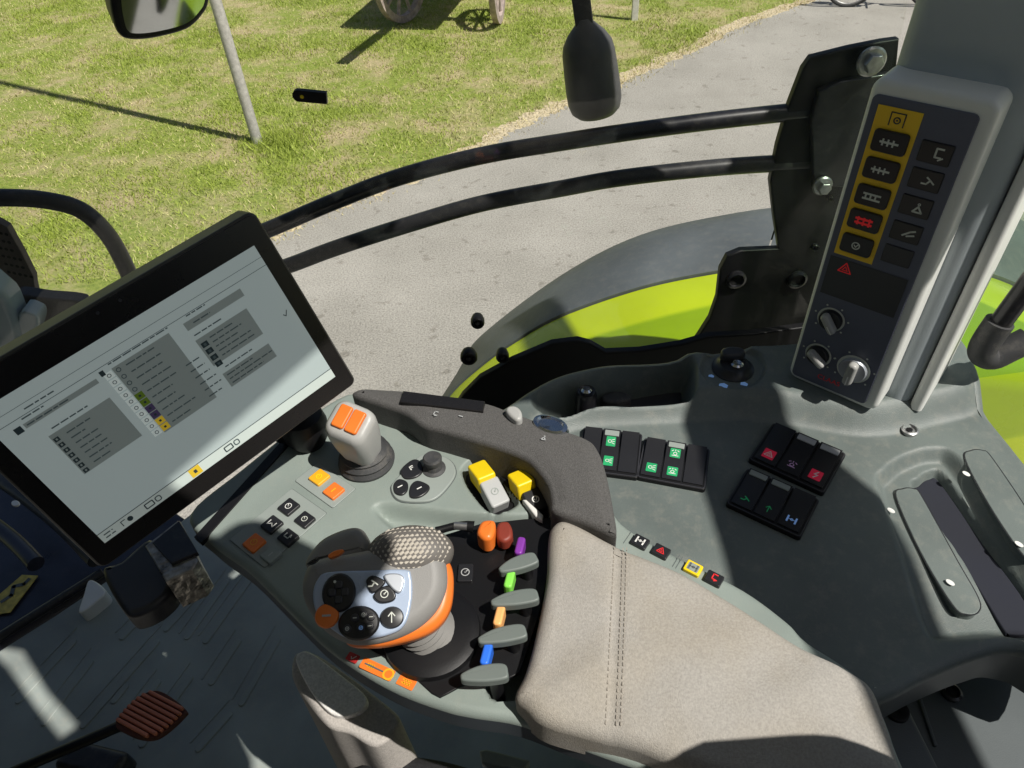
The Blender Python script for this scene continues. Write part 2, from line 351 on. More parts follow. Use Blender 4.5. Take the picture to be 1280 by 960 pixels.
def field(outline, zf, cell, edge_r, skirt, m, skirt_m=None, mb=None, hole=None):
    """a moulded sheet: height zf(x, y) over an outline, its rim rolled over with radius edge_r and carried down by skirt"""
    mb = mb or MB(); OUT = ccw([(p[0], p[1]) for p in outline]); P2 = inset(OUT, edge_r); xs = [p[0] for p in P2]; ys = [p[1] for p in P2]
    gx = np.arange(min(xs) - cell, max(xs) + 2 * cell, cell); gy = np.arange(min(ys) - cell, max(ys) + 2 * cell, cell)
    X, Y = np.meshgrid(gx, gy, indexing='ij'); D, NX, NY = sdf(X, Y, P2)
    inside = D <= cell * 0.55; X2 = np.where((D > 0) & inside, NX, X); Y2 = np.where((D > 0) & inside, NY, Y); Z = zf(X2, Y2)
    idx = -np.ones(X.shape, int); cnt = 0; vs = []; fs = []
    ok = inside[:-1, :-1] & inside[1:, :-1] & inside[1:, 1:] & inside[:-1, 1:]
    for i, j in zip(*np.nonzero(ok)):
        f = []
        for a, b in ((i, j), (i + 1, j), (i + 1, j + 1), (i, j + 1)):
            if idx[a, b] < 0: idx[a, b] = cnt; cnt += 1; vs.append((X2[a, b], Y2[a, b], Z[a, b]))
            f.append(int(idx[a, b]))
        fs.append(tuple(f))
    ec = {}
    for f in fs:
        for a, b in zip(f, f[1:] + f[:1]):
            if (b, a) in ec: del ec[(b, a)]
            else: ec[(a, b)] = 1
    rim = sorted({k for e in ec for k in e}); rx = np.array([vs[k][0] for k in rim]); ry = np.array([vs[k][1] for k in rim])
    _, qx, qy = sdf(rx, ry, P2); zz = zf(qx, qy)
    for k, a, b, c in zip(rim, qx, qy, zz): vs[k] = (float(a), float(b), float(c))
    mb.add(vs, fs, m)
    n = len(OUT); z0 = zf(np.array([p[0] for p in P2]), np.array([p[1] for p in P2])); vs = []; K = 6
    for k in range(K + 1):
        a = math.pi / 2 * k / K; L = inset(OUT, edge_r * (1 - math.sin(a))); vs += [(L[i][0], L[i][1], z0[i] - edge_r * (1 - math.cos(a))) for i in range(n)]
    mb.add(vs, [(k * n + i, (k + 1) * n + i, (k + 1) * n + (i + 1) % n, k * n + (i + 1) % n) for k in range(K) for i in range(n)], m)
    if skirt:
        lo = [(OUT[i][0], OUT[i][1], z0[i] - edge_r) for i in range(n)] + [(OUT[i][0], OUT[i][1], z0[i] - edge_r - skirt) for i in range(n)]
        mb.add(lo, [(i, n + i, n + (i + 1) % n, (i + 1) % n) for i in range(n)], skirt_m or m)
    return mb
def pxo(pts, z, n=8, smooth=True):
    o = [P(x, y, z).to_2d() for x, y in pts]; return spline(o, n) if smooth else o

UP = Fr((0, 0, 0), (1, 0, 0), (0, 1, 0))
def up_frame(x, y, z, dx=1, dy=0):          # level frame at a photo pixel, its x axis along a pixel direction
    o = P(x, y, z); e = P(x + dx, y + dy, z) - o; return Fr(o, e, VV(0, 0, 1).cross(e), VV(0, 0, 1))

# ================================================================== SETTING: lawn and road
big = MB(); big.add([(-120, -60, 0), (120, -60, 0), (120, 200, 0), (-120, 200, 0)], [(0, 1, 2, 3)], 'lawn')
big.build('lawn', wn=False, kind='structure')
edge_px = [(250, 345), (330, 305), (400, 272), (520, 228), (600, 188), (700, 140), (760, 115), (830, 82), (900, 48), (960, 22), (1010, 4)]
edge = [P(x, y, 0).to_2d() for x, y in edge_px]
d0 = (edge[1] - edge[0]).normalized(); d1 = (edge[-1] - edge[-2]).normalized()
edge = [edge[0] - d0 * 12] + edge + [edge[-1] + d1 * 6, edge[-1] + d1 * 30]
fine = []
for a, b in zip(edge, edge[1:]):
    n = max(2, int((b - a).length / 0.035)) if (b - a).length < 8 else 60
    for k in range(n): fine.append(a.lerp(b, k / n))
rag = []; ph = 0
for k, p in enumerate(fine):
    ph = 0.8 * ph + random.gauss(0, 0.018); q = Vector((-d0.y, d0.x)); rag.append(p + q * (ph + random.gauss(0, 0.012)))
road = MB(); n = len(rag); dn = Vector((d0.y, -d0.x))
road.add([(p.x, p.y, 0.004) for p in rag] + [(p.x + dn.x * 14, p.y + dn.y * 14, 0.004) for p in fine], [(i, n + i, n + i + 1, i + 1) for i in range(n - 1)], 'road')
road.build('road', wn=False, kind='structure')
vm = MB(); wv = [.16 + .10 * random.random() for _ in rag]; wv = [sum(wv[max(0, k - 3):k + 4]) / len(wv[max(0, k - 3):k + 4]) for k in range(n)]
vm.add([(p.x, p.y, 0.002) for p in rag] + [(p.x - dn.x * q, p.y - dn.y * q, 0.002) for p, q in zip(rag, wv)], [(i, i + 1, n + i + 1, n + i) for i in range(n - 1)], 'verge')
vm.build('dry_verge', wn=False, kind='structure')
# grass blades over the part of the lawn that is near enough to show them
def blades():
    eN = np.array([(p.x, p.y) for p in fine]); N = 420000
    x = rng.uniform(-9.5, 5.5, N); y = rng.uniform(4.6, 13.5, N)
    ei = np.searchsorted(eN[:, 0], np.clip(x, eN[0, 0], eN[-1, 0] - 1e-3)); ey = eN[np.clip(ei, 0, len(eN) - 1), 1]; side = y - ey
    def vn(x, y, s, seed):
        g = np.random.default_rng(seed).random((64, 64)); u = (x * s) % 63; v = (y * s) % 63; i = u.astype(int); j = v.astype(int); fu = sst(u - i); fv = sst(v - j)
        return (g[i, j] * (1 - fu) * (1 - fv) + g[i + 1, j] * fu * (1 - fv) + g[i, j + 1] * (1 - fu) * fv + g[i + 1, j + 1] * fu * fv)
    g = 0.5 * vn(x, y, 1.3, 1) + 0.3 * vn(x, y, 3.7, 2) + 0.2 * vn(x, y, 9, 3)
    pb = P(322, 178, 0); dp = np.hypot((x - pb.x - .25) / 1.3, y - pb.y + .08); g = g + 0.35 * np.exp(-(dp / 0.35) ** 2)
    edge_dry = np.exp(-np.maximum(side, 0) / 0.25)
    green = g - 0.42 * edge_dry
    keep = (side > -0.22 * rng.random(N) ** 2.5) & (rng.random(N) < np.clip(0.35 + 1.6 * (g - 0.4), 0.12, 1))
    x, y, green, g, dp = x[keep], y[keep], green[keep], g[keep], dp[keep]; n = len(x)
    a = rng.uniform(0, 2 * np.pi, n); h = rng.uniform(.012, .042, n) * (0.45 + 1.2 * g) * (1 + 1.2 * np.exp(-(dp / .3) ** 2)); wd = rng.uniform(.003, .0065, n); ln = rng.uniform(.2, 1.3, n) * h; b = rng.uniform(0, 2 * np.pi, n)
    v = np.zeros((n, 3, 3)); v[:, 0] = np.stack([x - np.cos(a) * wd, y - np.sin(a) * wd, 0 * x], 1); v[:, 1] = np.stack([x + np.cos(a) * wd, y + np.sin(a) * wd, 0 * x], 1)
    v[:, 2] = np.stack([x + np.cos(b) * ln, y + np.sin(b) * ln, h], 1)
    me = bpy.data.meshes.new('grass'); me.vertices.add(3 * n); me.vertices.foreach_set('co', v.ravel()); me.loops.add(3 * n); me.loops.foreach_set('vertex_index', np.arange(3 * n))
    me.polygons.add(n); me.polygons.foreach_set('loop_start', np.arange(0, 3 * n, 3)); me.update(calc_edges=True)
    k = np.clip((green + rng.normal(0, .11, n) - 0.32) / 0.26, 0, 1)[:, None]
    c = np.array([[0.60, 0.52, 0.27]]) * (1 - k) + np.array([[0.34, 0.42, 0.06]]) * k; c *= rng.uniform(.72, 1.18, n)[:, None]
    ca = me.color_attributes.new('tint', 'FLOAT_COLOR', 'POINT'); cc = np.ones((3 * n, 4)); cc[:, :3] = np.repeat(c, 3, 0); ca.data.foreach_set('color', cc.ravel())
    me.materials.append(M['grass_blade']); o = bpy.data.objects.new('grass', me); COL.objects.link(o)
    o['kind'] = 'stuff'; o['label'] = 'short green and straw-coloured grass beside the pale road'; o['category'] = 'grass'
blades()

# ================================================================== things standing outside
pb = P(322, 178, 0)
t = thing('metal_pole', pb, 'thin weathered grey metal pole standing alone in the lawn', 'pole')
MB().tube([pb + VV(0, 0, z) for z in (-0.1, 0.5, 1, 1.5, 2, 3, 4, 6, 9)], 0.052, 'pole_paint', 18).build('shaft', t)
MB().lathe([(0.001, 9), (0.058, 9), (0.058, 9.03), (0.04, 9.05), (0.001, 9.055)], Fr(pb, (1, 0, 0), (0, 1, 0)), 'pole_paint').build('cap', t)

ps = P(793, 25, 0)
t = thing('marker_post', ps, 'slim whitish post in the grass near the road bend', 'post')
MB().box(Fr(ps, (1, 0, 0), (0, 1, 0)), (0, 0, 0.5), (0.085, 0.06, 1.2), 'white_wood', 0.006).build('post', t)
MB().box(Fr(ps, (1, 0, 0), (0, 1, 0)), (0, 0, 1.12), (0.11, 0.085, 0.03), 'white_wood', 0.004).build('cap', t)

# wooden cart on two old wheels; its raised pole overhangs the lawn towards the viewer
w1 = P(507, 27, 0); w2 = P(624, 28, 0); ax = (w2 - w1).normalized(); ct = (w1 + w2) / 2
t = thing('wooden_cart', ct, 'old weathered wooden cart on two wheels on the grass', 'cart')
def cart_wheel(base, axd, R, wdt):
    c = base + VV(0, 0, R); e2 = VV(0, 0, 1); e1 = axd.cross(e2).normalized(); fr = Fr(c, e1, e2, axd)
    rim = MB(); prof = [(R, -wdt), (R, wdt), (R - .09, wdt), (R - .09, -wdt), (R, -wdt)]
    n = 40; vs = [fr(r * math.cos(2 * math.pi * k / n), r * math.sin(2 * math.pi * k / n), z) for r, z in prof for k in range(n)]
    rim.add(vs, [(i * n + k, i * n + (k + 1) % n, (i + 1) * n + (k + 1) % n, (i + 1) * n + k) for i in range(4) for k in range(n)], 'old_wood')
    wb = rim.build('wheel', t)
    hub = MB(); hub.lathe([(.001, -.12), (.07, -.12), (.09, 0), (.07, .12), (.001, .12)], fr, 'old_wood', 18); hub.build('hub', wb)
    for k in range(10):
        a = math.pi * k / 5; MB().tube([fr(.06 * math.cos(a), .06 * math.sin(a)), fr((R - .06) * math.cos(a), (R - .06) * math.sin(a))], .024, 'old_wood', 8).build('spoke', wb)
cart_wheel(w1, (ax + VV(0, -.42, 0)).normalized(), 0.52, 0.045); cart_wheel(w2, (ax + VV(0, .06, 0)).normalized(), 0.52, 0.04)
cf = Fr(ct, ax, VV(0, 0, 1).cross(ax), VV(0, 0, 1))
MB().box(cf, (0, 0, .54), (1.5, .1, .1), 'old_wood', .01).build('axle', t)
bed = MB(); bed.box(cf, (-.05, .5, 1.2), (1.25, 2.2, .05), 'old_wood', .005)
for s in (-.64, .56): bed.box(cf, (s, .5, 1.35), (.05, 2.2, .3), 'old_wood', .005)
bed.build('bed', t)
for s in (-.5, .4): MB().box(cf, (s, 0, .88), (.1, .1, .62), 'old_wood', .008).build('bed_support', t)
sh = P(427, 80, 0); s1 = sh + TOSUN * (1.25 / TOSUN.z); sh0 = P(500, 24, 0); s0 = sh0 + TOSUN * (1.25 / TOSUN.z)
MB().tube([s0 + (s0 - s1) * 0.3, s0, s1], .075, 'old_wood', 10).build('cart_pole', t)

# bicycle lying beyond the road edge, only its lower wheel reaches the picture
bw = P(1058, 9, 0); bd = (P(1085, 8, 0) - P(1035, 8, 0)).normalized(); bf = Fr(bw, bd, VV(0, 0, 1), bd.cross(VV(0, 0, 1)))
t = thing('bicycle', bw, 'bicycle with thin black tyres parked at the far road edge', 'bicycle')
for off in (0.0, 1.02):
    f2 = bf.at(off, .34); n = 44
    tb = MB().tube([f2(.325 * math.cos(a), .325 * math.sin(a)) for a in [2 * math.pi * k / n for k in range(n + 1)]], .018, 'tyre', 8, False).build('tyre', t)
    rm = MB().tube([f2(.30 * math.cos(a), .30 * math.sin(a)) for a in [2 * math.pi * k / n for k in range(n + 1)]], .009, 'steel', 6, False)
    for k in range(16): a = 2 * math.pi * k / 16; rm.tube([f2(0, 0), f2(.3 * math.cos(a), .3 * math.sin(a))], .0018, 'steel', 4)
    rm.build('rim', t)
fr_ = MB()
A, B_, C_, D_ = bf(0, .34), bf(.42, .32), bf(.33, .86), bf(.86, .82)
for a, b in ((A, B_), (A, C_), (B_, C_), (B_, D_), (C_, D_), (D_, bf(1.02, .34)), (C_, bf(.30, .98)), (D_, bf(.83, 1.0))): fr_.tube([a, b], .016, 'dull_red', 8)
fr_.build('frame', t)
MB().prism(ell(.13, .05), Fr(bf(.29, .98), bf.x, bf.z), -.02, .03, 'black', .015).build('saddle', t)
MB().tube([bf(.83, 1.0) - bf.z * .28, bf(.88, 1.02), bf(.83, 1.0) + bf.z * .28], .013, 'black', 8).build('handlebar', t)

# ================================================================== tractor outside the window
# fender: an arc about the rear axle, lime inside, grey extension outside
t = thing('rear_fender', VV(.77, 1.3, 2.0), 'lime green rear wheel fender with grey outer band seen below the window', 'fender')
def rail_(px, Y): return spline([V(x, y, Y) for x, y in px], 7, False)
RB = rail_([(500, 700), (528, 580), (548, 520), (566, 490), (600, 459), (640, 430), (700, 396), (800, 361), (895, 341), (1000, 326), (1100, 322), (1200, 335), (1290, 368), (1400, 450), (1480, 600)], 1.3)
RO = rail_([(500, 660), (520, 570), (538, 525), (560, 489), (578, 455), (600, 421), (700, 345), (800, 293), (920, 265), (1020, 254), (1120, 250), (1210, 258), (1290, 280), (1400, 350), (1480, 500)], 1.6)
def loft(sec, m, name, i0=0, i1=None):
    ks = range(i0, i1 or len(RB)); n = len(ks); vs = []
    for f in sec: vs += [f(RB[k], RO[k]) for k in ks]
    MB().add(vs, [(i * n + j, i * n + j + 1, (i + 1) * n + j + 1, (i + 1) * n + j) for i in range(len(sec) - 1) for j in range(n - 1)], m).build(name, t, 50)
inn = lambda Y, dz: (lambda b, o: VV(b.x, Y, b.z + dz))
loft([inn(.95, -.40), inn(.955, -.07), inn(.965, -.03), inn(.985, -.005), inn(1.02, .006), inn(1.14, .012), inn(1.165, .004), inn(1.19, .011), inn(1.30, -.003), inn(1.302, -.03)], 'lime', 'lime_panel')
bnd = lambda f, dz: (lambda b, o: VV(b.x + (o.x - b.x) * f, 1.303 + .30 * f, b.z + (o.z - b.z) * f + dz))
gs = [bnd(0, -.03), bnd(.005, .003), bnd(.06, .008), bnd(.35, .02), bnd(.7, .018), bnd(.93, .006), bnd(1.0, -.012), bnd(1.02, -.05), bnd(1.0, -.10)]
cut = 7 * 8 + 4
loft(gs, 'fender_grey', 'grey_band', 0, cut + 1)
RB = [p + VV(.004, 0, 0) for p in RB]; RO = [p + VV(.004, 0, 0) for p in RO]
loft(gs, 'fender_grey', 'grey_band', cut)

wf = Fr(VV(.62, 1.28, .88), (1, 0, 0), (0, 0, 1), (0, -1, 0)); b = MB()
b.lathe([(.45, -.24), (.60, -.28), (.78, -.28), (.84, -.24), (.85, 0), (.84, .24), (.78, .28), (.60, .28), (.45, .24)], wf, 'tyre', 56)
for k in range(22):
    for sd_ in (-1, 1):
        a = 2 * math.pi * (k + (.5 if sd_ > 0 else 0)) / 22; b.box(Fr(wf(.855 * math.cos(a), .855 * math.sin(a), sd_ * .13), wf.z + (wf.y * math.cos(a) - wf.x * math.sin(a)) * .5 * sd_, -(wf.y * math.cos(a) - wf.x * math.sin(a)), None), (0, 0, 0), (.26, .05, .06), 'tyre', .006)
wh = b.build('wheel', t)
MB().lathe([(.05, -.05), (.43, -.10), (.46, -.22), (.47, -.22), (.47, .22), (.46, .22), (.43, .02), (.05, .02)], wf, 'lime', 48).build('rim', wh)

YW = 0.86                                     # the side window pane
# black sheet below the pane: sill, wedge and hinge plate
t = thing('window_sill_panel', V(750, 470, YW), 'matt black sill panel along the lower edge of the side window', 'panel')
mb = MB(); fv = Fr((0, YW, 0), (1, 0, 0), (0, 0, 1), (0, -1, 0))
def vo(pts, Y, smooth=False, n=6):
    o = [V(x, y, Y) for x, y in pts]; o = [Vector((p.x, p.z)) for p in o]; return spline(o, n) if smooth else o
mb.prism(vo([(560, 520), (578, 492), (600, 470), (640, 448), (690, 427), (722, 423), (738, 427), (757, 438), (800, 436), (850, 428), (885, 418), (940, 415), (1050, 400), (1060, 520), (900, 540), (650, 560)], YW), fv, -.006, .006, 'black', .003)
mb.build('sill_sheet', t)

t = thing('guard_rail', V(1000, 200, .96), 'two curved black guard bars on a black bolted plate outside the side window', 'guard rail')
fp = Fr((0, .96, 0), (1, 0, 0), (0, 0, 1), (0, -1, 0))
pl = vo([(1002, 84), (1012, 70), (1060, 58), (1100, 50), (1122, 47), (1118, 90), (1020, 440), (900, 440), (862, 432), (872, 418), (886, 396), (895, 370), (899, 335), (908, 318), (925, 311), (972, 309), (966, 270), (961, 225), (970, 180), (985, 128)], .96)
MB().prism(pl, fp, -.006, .006, 'black', .003).build('mounting_plate', t)
fp2 = Fr((0, .948, 0), (1, 0, 0), (0, 0, 1), (0, -1, 0))
MB().prism(vo([(1022, 112), (1050, 100), (1110, 90), (1110, 235), (1015, 230), (1012, 150)], .948), fp2, -.004, .006, 'black_paint', .003).build('clamp_block', t)
for bars, mm in (([(330, 289), (345, 283), (420, 251), (500, 221), (600, 195), (700, 178), (800, 163), (900, 150), (1020, 137)], 'black_paint'), ([(355, 334), (372, 328), (420, 310), (500, 284), (600, 255), (700, 236), (780, 222), (900, 209), (1012, 202)], 'black_dusty')):
    pts = spline([V(x, y, .965) for x, y in bars], 6, False); MB().tube(pts, .0122, mm, 16).build('guard_bar', t)
for (x, y, r) in ((1088, 76, .0165), (1027, 231, .0125)):
    c = V(x, y, .94); f2 = Fr(c, (1, 0, 0), (0, 0, 1), (0, -1, 0)); b = MB()
    b.lathe([(.001, 0), (r * 1.1, 0), (r * 1.15, .004), (r * 1.0, .006), (.001, .006)], f2, 'steel', 24); b.prism(ell(r * .75, n=6), f2, .006, .016, 'steel', .002); b.build('bolt', t)
for (x, y, r) in ((920, 349, .016), (996, 349, .016), (1063, 102, .006), (1018, 308, .006), (1037, 247, .004)):
    c = V(x, y, .953); f2 = Fr(c, (1, 0, 0), (0, 0, 1), (0, -1, 0)); MB().lathe([(.001, -.002), (r, -.002), (r, .004), (r * .75, .006), (r * .7, .001), (.001, .001)], f2, 'black_paint', 24).build('bolt', t)

# glazing
t = thing('side_window_pane', VV(-.15, YW, 2.2), 'clear side window glass with black round bolts above the console', 'window')
MB().prism(vo([(560, 520), (640, 452), (722, 427), (760, 442), (900, 425), (1040, 420), (1135, 20), (1150, -80), (-250, -60), (-250, 560)], YW + .002), Fr((0, YW + .002, 0), (1, 0, 0), (0, 0, 1), (0, -1, 0)), -.0105, -.0065, 'pane_clear').build('glass', t)
for (x, y, r) in ((597, 402, .0105), (586, 446, .0135), (628, 445, .0105)):
    c = V(x, y, YW); f2 = Fr(c, (1, 0, 0), (0, 0, 1), (0, -1, 0)); b = MB()
    b.lathe([(.001, -.012), (r * .8, -.012), (r, -.004), (r, .004), (r * .86, .007), (r * .62, .007), (r * .55, .003), (.001, .003)], f2, 'black', 28)
    b.lathe([(.001, .001), (r * .34, .001), (r * .30, .006), (.001, .006)], f2, 'black_paint', 18); b.build('bolt', t)
c = V(387, 121, YW); f2 = Fr(c, V(408, 123, YW) - c, (0, 0, 1), (0, -1, 0)); wl = (V(408, 123, YW) - V(365, 119, YW)).length
b = MB(); o = ell(.0068, n=24, cx=-wl / 2 + .0068)[6:19] + [(wl / 2, -.0066), (wl / 2, .0066)]
b.prism(o, f2, -.006, .002, 'black', .0012); b.flat(ell(.0022, cx=-wl / 2 + .0115), f2, .0026, 'yellow_key'); b.build('sticker', t)

t = thing('rear_window_pane', VV(.95, .8, 2.2), 'green-tinted rear quarter glass right of the pillar', 'window')
qf = Fr(VV(.70, .80, 2.12), (1, .10, 0), (0, 0, 1))
MB().prism([(-.06, 0), (.7, 0), (.7, .95), (-.06, .95)], qf, -.002, .002, 'pane_green').build('glass', t)

# hanging pod outside the pane
YP = 1.02
c0 = V(728, 14, YP); c1 = V(741, 100, YP); fz = (V(733, 40, YP) - V(747, 150, YP)).normalized(); ln = (V(733, 27, YP) - V(745, 151, YP)).length; wd = (V(708, 95, YP) - V(775, 105, YP)).length / 2
base = V(746, 147, YP)
t = thing('hanging_pod', c1, 'black capsule-shaped pod hanging from a strap above the road edge', 'pod')
pf = Fr(base, (1, -.12, 0), (0, 1, 0), fz)
prof = [(.001, 0), (.42, .008), (.70, .035), (.90, .09), (.99, .18), (1.0, .30), (.97, .50), (.93, .68), (.86, .77), (.66, .86), (.44, .925), (.30, .965), (.24, 1.0), (.001, 1.0)]
MB().lathe([(r * wd, z * ln) for r, z in prof], pf, 'pod_plastic', 36, 1, .8).build('housing', t)
MB().prism(rrect(wd * .62, .30, .004, cy=.13), Fr(pf(-.02 * wd, 0, ln * .99), pf.x, pf.z, -pf.y), -.006, .006, 'rubber', .002).build('strap', t)

# exterior mirror, top left
YM = 1.15
t = thing('exterior_mirror', V(200, 10, YM), 'rounded exterior rear-view mirror at the top left edge', 'mirror')
mo = [Vector((p.x, p.z)) for p in (V(x, y, YM) for x, y in [(140, -60), (141, 0), (146, 30), (152, 44), (165, 51), (195, 49), (235, 38), (255, 20), (264, 0), (272, -60), (255, -110), (160, -110)])]
mc = sum(mo, Vector((0, 0))) / len(mo); mn = VV(.72, -.66, -.2).normalized(); mfr = Fr(VV(mc.x, YM, mc.y), (1, 0, 0), (0, 0, 1), mn)
# outline re-measured on the mirror's own tilted plane
mpx = [(140, -60), (141, 0), (146, 30), (152, 44), (165, 51), (195, 49), (235, 38), (255, 20), (264, 0), (272, -60), (255, -110), (160, -110)]
mo = spline([Vector(mfr.uv(x, y)) for x, y in mpx], 5)
MB().prism(mo, mfr, -.05, 0.0, 'black', .008, scale=.8).build('housing', t)
MB().flat(inset(ccw(mo), .011), mfr, .0012, 'mirror_glass').build('mirror_glass', t, wn=False)
MB().tube([mfr(.05, .10, -.05), mfr(.0, .28, -.12), mfr(-.1, .5, -.2)], .014, 'black', 12).build('mirror_arm', t)

# bent handrail, exhaust guard and body pieces beyond the terminal
t = thing('bent_handrail', V(100, 260, 1.1), 'bent black tube handrail outside the window behind the screen', 'handrail')
MB().tube(spline([V(x, y, 1.1) for x, y in [(-120, 262), (-60, 250), (0, 247), (55, 250), (100, 262), (132, 290), (153, 325), (170, 365), (190, 420)]], 6, False), .0145, 'black_dusty', 16).build('rail', t)
t = thing('perforated_guard', V(20, 320, 1.2), 'dark brown perforated heat guard at the left edge', 'guard')
gf = Fr((0, 1.2, 0), (1, 0, 0), (0, 0, 1), (0, -1, 0)); b = MB()
b.prism(vo([(-60, 250), (0, 277), (10, 283), (28, 315), (43, 345), (44, 355), (48, 372), (20, 385), (-60, 380)], 1.2), gf, -.012, .004, 'brown_plate', .002)
b.build('guard_plate', t); b = MB()
for i in range(5):
    for j in range(6):
        p = V(-6 + i * 7 + j * 3.4, 290 + j * 10 + i * 1.5, 1.2 - .0045)
        if -6 + i * 7 + j * 3.4 > 8 + j * 6.4: continue
        b.flat(ell(.0033, n=12), Fr(p, (1, 0, 0), (0, 0, 1), (0, -1, 0)), 0, 'black')
b.build('perforation', t)
t = thing('mudguard_bracket', V(60, 385, 1.05), 'black curved bracket beside the blue-grey moulding at the left edge', 'bracket')
bf_ = Fr((0, 1.05, 0), (1, 0, 0), (0, 0, 1), (0, -1, 0))
MB().prism(vo([(15, 368), (60, 371), (95, 374), (106, 380), (95, 400), (60, 420), (20, 440), (5, 400)], 1.05, True, 4), bf_, -.02, .006, 'black_paint', .004).build('bracket_plate', t)
t = thing('blue_grey_moulding', V(20, 420, 1.0), 'pale blue-grey body moulding between the black bracket and the screen', 'moulding')
bf_ = Fr((0, 1.0, 0), (1, 0, 0), (0, 0, 1), (0, -1, 0))
b = MB(); b.prism(vo([(-80, 330), (0, 358), (22, 392), (30, 420), (34, 470), (20, 520), (-80, 560)], 1.0, True, 4), bf_, -.03, .012, 'blue_grey', .012); b.build('moulding_shell', t)
b = MB(); b.prism(vo([(24, 392), (44, 392), (49, 402), (45, 418), (38, 440), (28, 450)], 1.0, True, 4), bf_, -.03, .004, 'blue_grey', .004); b.build('moulding_tip', t)

# ================================================================== CAB
def upz(x, y, B):                            # height on the upright line through B that shows at photo pixel (x, y)
    r = ray(x, y); return HC + r.z * math.hypot(B.x, B.y) / math.hypot(r.x, r.y)
# floor, footwell and roof
ZF = 1.6
mb = field(pxo([(-420, 1080), (0, 812), (70, 768), (135, 724), (240, 640), (420, 560), (900, 700), (1400, 900), (900, 1900), (-200, 1800)], ZF, 1, False), lambda x, y: 0 * x + ZF, .04, .006, .05, 'floor_mat')
for a, b in (((262, 857), (300, 799)), ((300, 883), (349, 797)), ((101, 911), (199, 800)), ((52, 908), (116, 825)), ((150, 915), (200, 850)), ((205, 790), (255, 735)), ((232, 800), (285, 725)), ((140, 880), (160, 855)),
             ((175, 935), (240, 845)), ((20, 880), (95, 800)), ((245, 940), (290, 890)), ((150, 800), (215, 735)), ((255, 805), (330, 700))):
    p, q = P(*a, ZF), P(*b, ZF); d = q - p; fr = Fr(p, d, (0, 0, 1)); fr = Fr(p, d, VV(0, 0, 1).cross(d), VV(0, 0, 1))
    mb.prism(rrect(d.length, .013, .006, 4, d.length / 2, 0), fr, -.002, .003, 'floor_mat', .002); mb.prism(rrect(d.length * 1.1, .004, .0018, 3, d.length * .6, .022), fr, -.002, .002, 'floor_mat', .001)
mb.build('cab_floor', kind='structure')
t = thing('footwell_panel', P(0, 740, 1.45), 'dark navy footwell panel with yellow warning sticker left of the floor mat', 'panel')
mb = MB(); a, b = P(135, 722, ZF), P(-420, 1075, ZF); d = (b - a)
mb.add([a + VV(-.012, .012, .002), b + VV(-.012, .012, .002), b + VV(-.02, .03, -.45), a + VV(-.02, .03, -.45)], [(0, 1, 2, 3)], 'navy_panel')
mb.build('step_side', t)
MB().prism(pxo([(-500, 1000), (0, 800), (128, 722), (235, 650), (100, 560), (-100, 540), (-500, 700)], 1.42, 1, False), Fr((0, 0, 1.42), (1, 0, 0), (0, 1, 0)), -.03, 0, 'navy_panel', .01).build('panel_sheet', t)
MB().tube([a + VV(-.014, .012, .004), b + VV(-.014, .012, .004)], .010, 'black_dusty', 12).build('step_edge', t)
MB().prism(pxo([(28, 719), (48, 720), (13, 766), (-14, 770), (-10, 752)], 1.425, 1, False), Fr((0, 0, 1.425), (1, 0, 0), (0, 1, 0)), 0, .002, 'sticker_yellow').build('warning_sticker', t)
b = MB(); b.stroke([Vector(P(*p, 1.428).to_2d()) for p in ((2, 752), (14, 744), (17, 733), (30, 730), (36, 724))], .010, Fr((0, 0, 1.428), (1, 0, 0), (0, 1, 0)), 0, 'line'); b.build('sticker_print', t)
MB().prism(spline([Vector(P(*p, 1.63).to_2d()) for p in ((111, 727), (121, 728), (133, 741), (118, 756), (104, 766), (99, 764), (105, 745))], 4), Fr((0, 0, 1.63), (1, 0, 0), (0, 1, 0)), -.03, .004, 'white', .004).build('door_catch', t)
for pts, m_ in (([(-60, 560), (20, 612), (75, 655), (120, 700)], 'black_dusty'), ([(-60, 620), (10, 670), (45, 705)], 'navy_panel')):
    MB().tube(spline([P(*p, 1.62) for p in pts], 6, False), .018, m_, 12).build('door_frame_tube', t)
MB().prism(ell(.012, .007), up_frame(20, 630, 1.65, 3, 2), 0, .004, 'white', .002).build('light_marker', t)

t = thing('cab_roof', VV(.1, 0, 3.35), 'unseen cab roof, hatch and slit shaped to steer the sunlight', 'roof')
rf = Fr((0, 0, 3.3), (1, 0, 0), (0, 1, 0))
MB().prism([(-1.5, -.95), (.437, -.95), (.437, -.165), (.41, -.065), (.33, .05), (.24, .12), (.075, .006), (.055, -.012), (-.02, .050), (-.115, .135), (-.19, .185), (-.10, .165), (-.01, .075), (.0755, .0075), (.239, .1215), (.15, .145), (.277, .312), (.337, .395), (.337, .95), (-1.5, .95)], rf, 0, .012, 'roof_liner').build('roof_shade_panel', t)  # hatch edge and narrow slit shaped to place the sun patches
for x0, x1, y0, y1 in ((.44, .805, -.95, -.165), (1.02, 1.12, -.95, -.03)):
    MB().box(rf, ((x0 + x1) / 2, (y0 + y1) / 2, .02), (x1 - x0, y1 - y0, .04), 'roof_liner', .01).build('roof_shade_panel', t)  # the narrow rear piece is added to shade the lower box
MB().prism([(.808, -.95), (1.017, -.95), (1.017, .12), (.90, .34), (.86, .95), (.808, .95)], rf, 0, .03, 'roof_liner', .006).build('roof_shade_panel', t)
MB().box(rf, (.66, .415, .02), (.50, .17, .04), 'roof_liner', .01).build('shade_bar', t)  # unseen bar added to shade the console's window-side rail
MB().box(rf.at(.238, .10, -.075, .9), (0, 0, 0), (.10, .11, .13), 'roof_liner', .03).build('shade_box', t)  # box out of view, added only to shade the joystick; gives no light
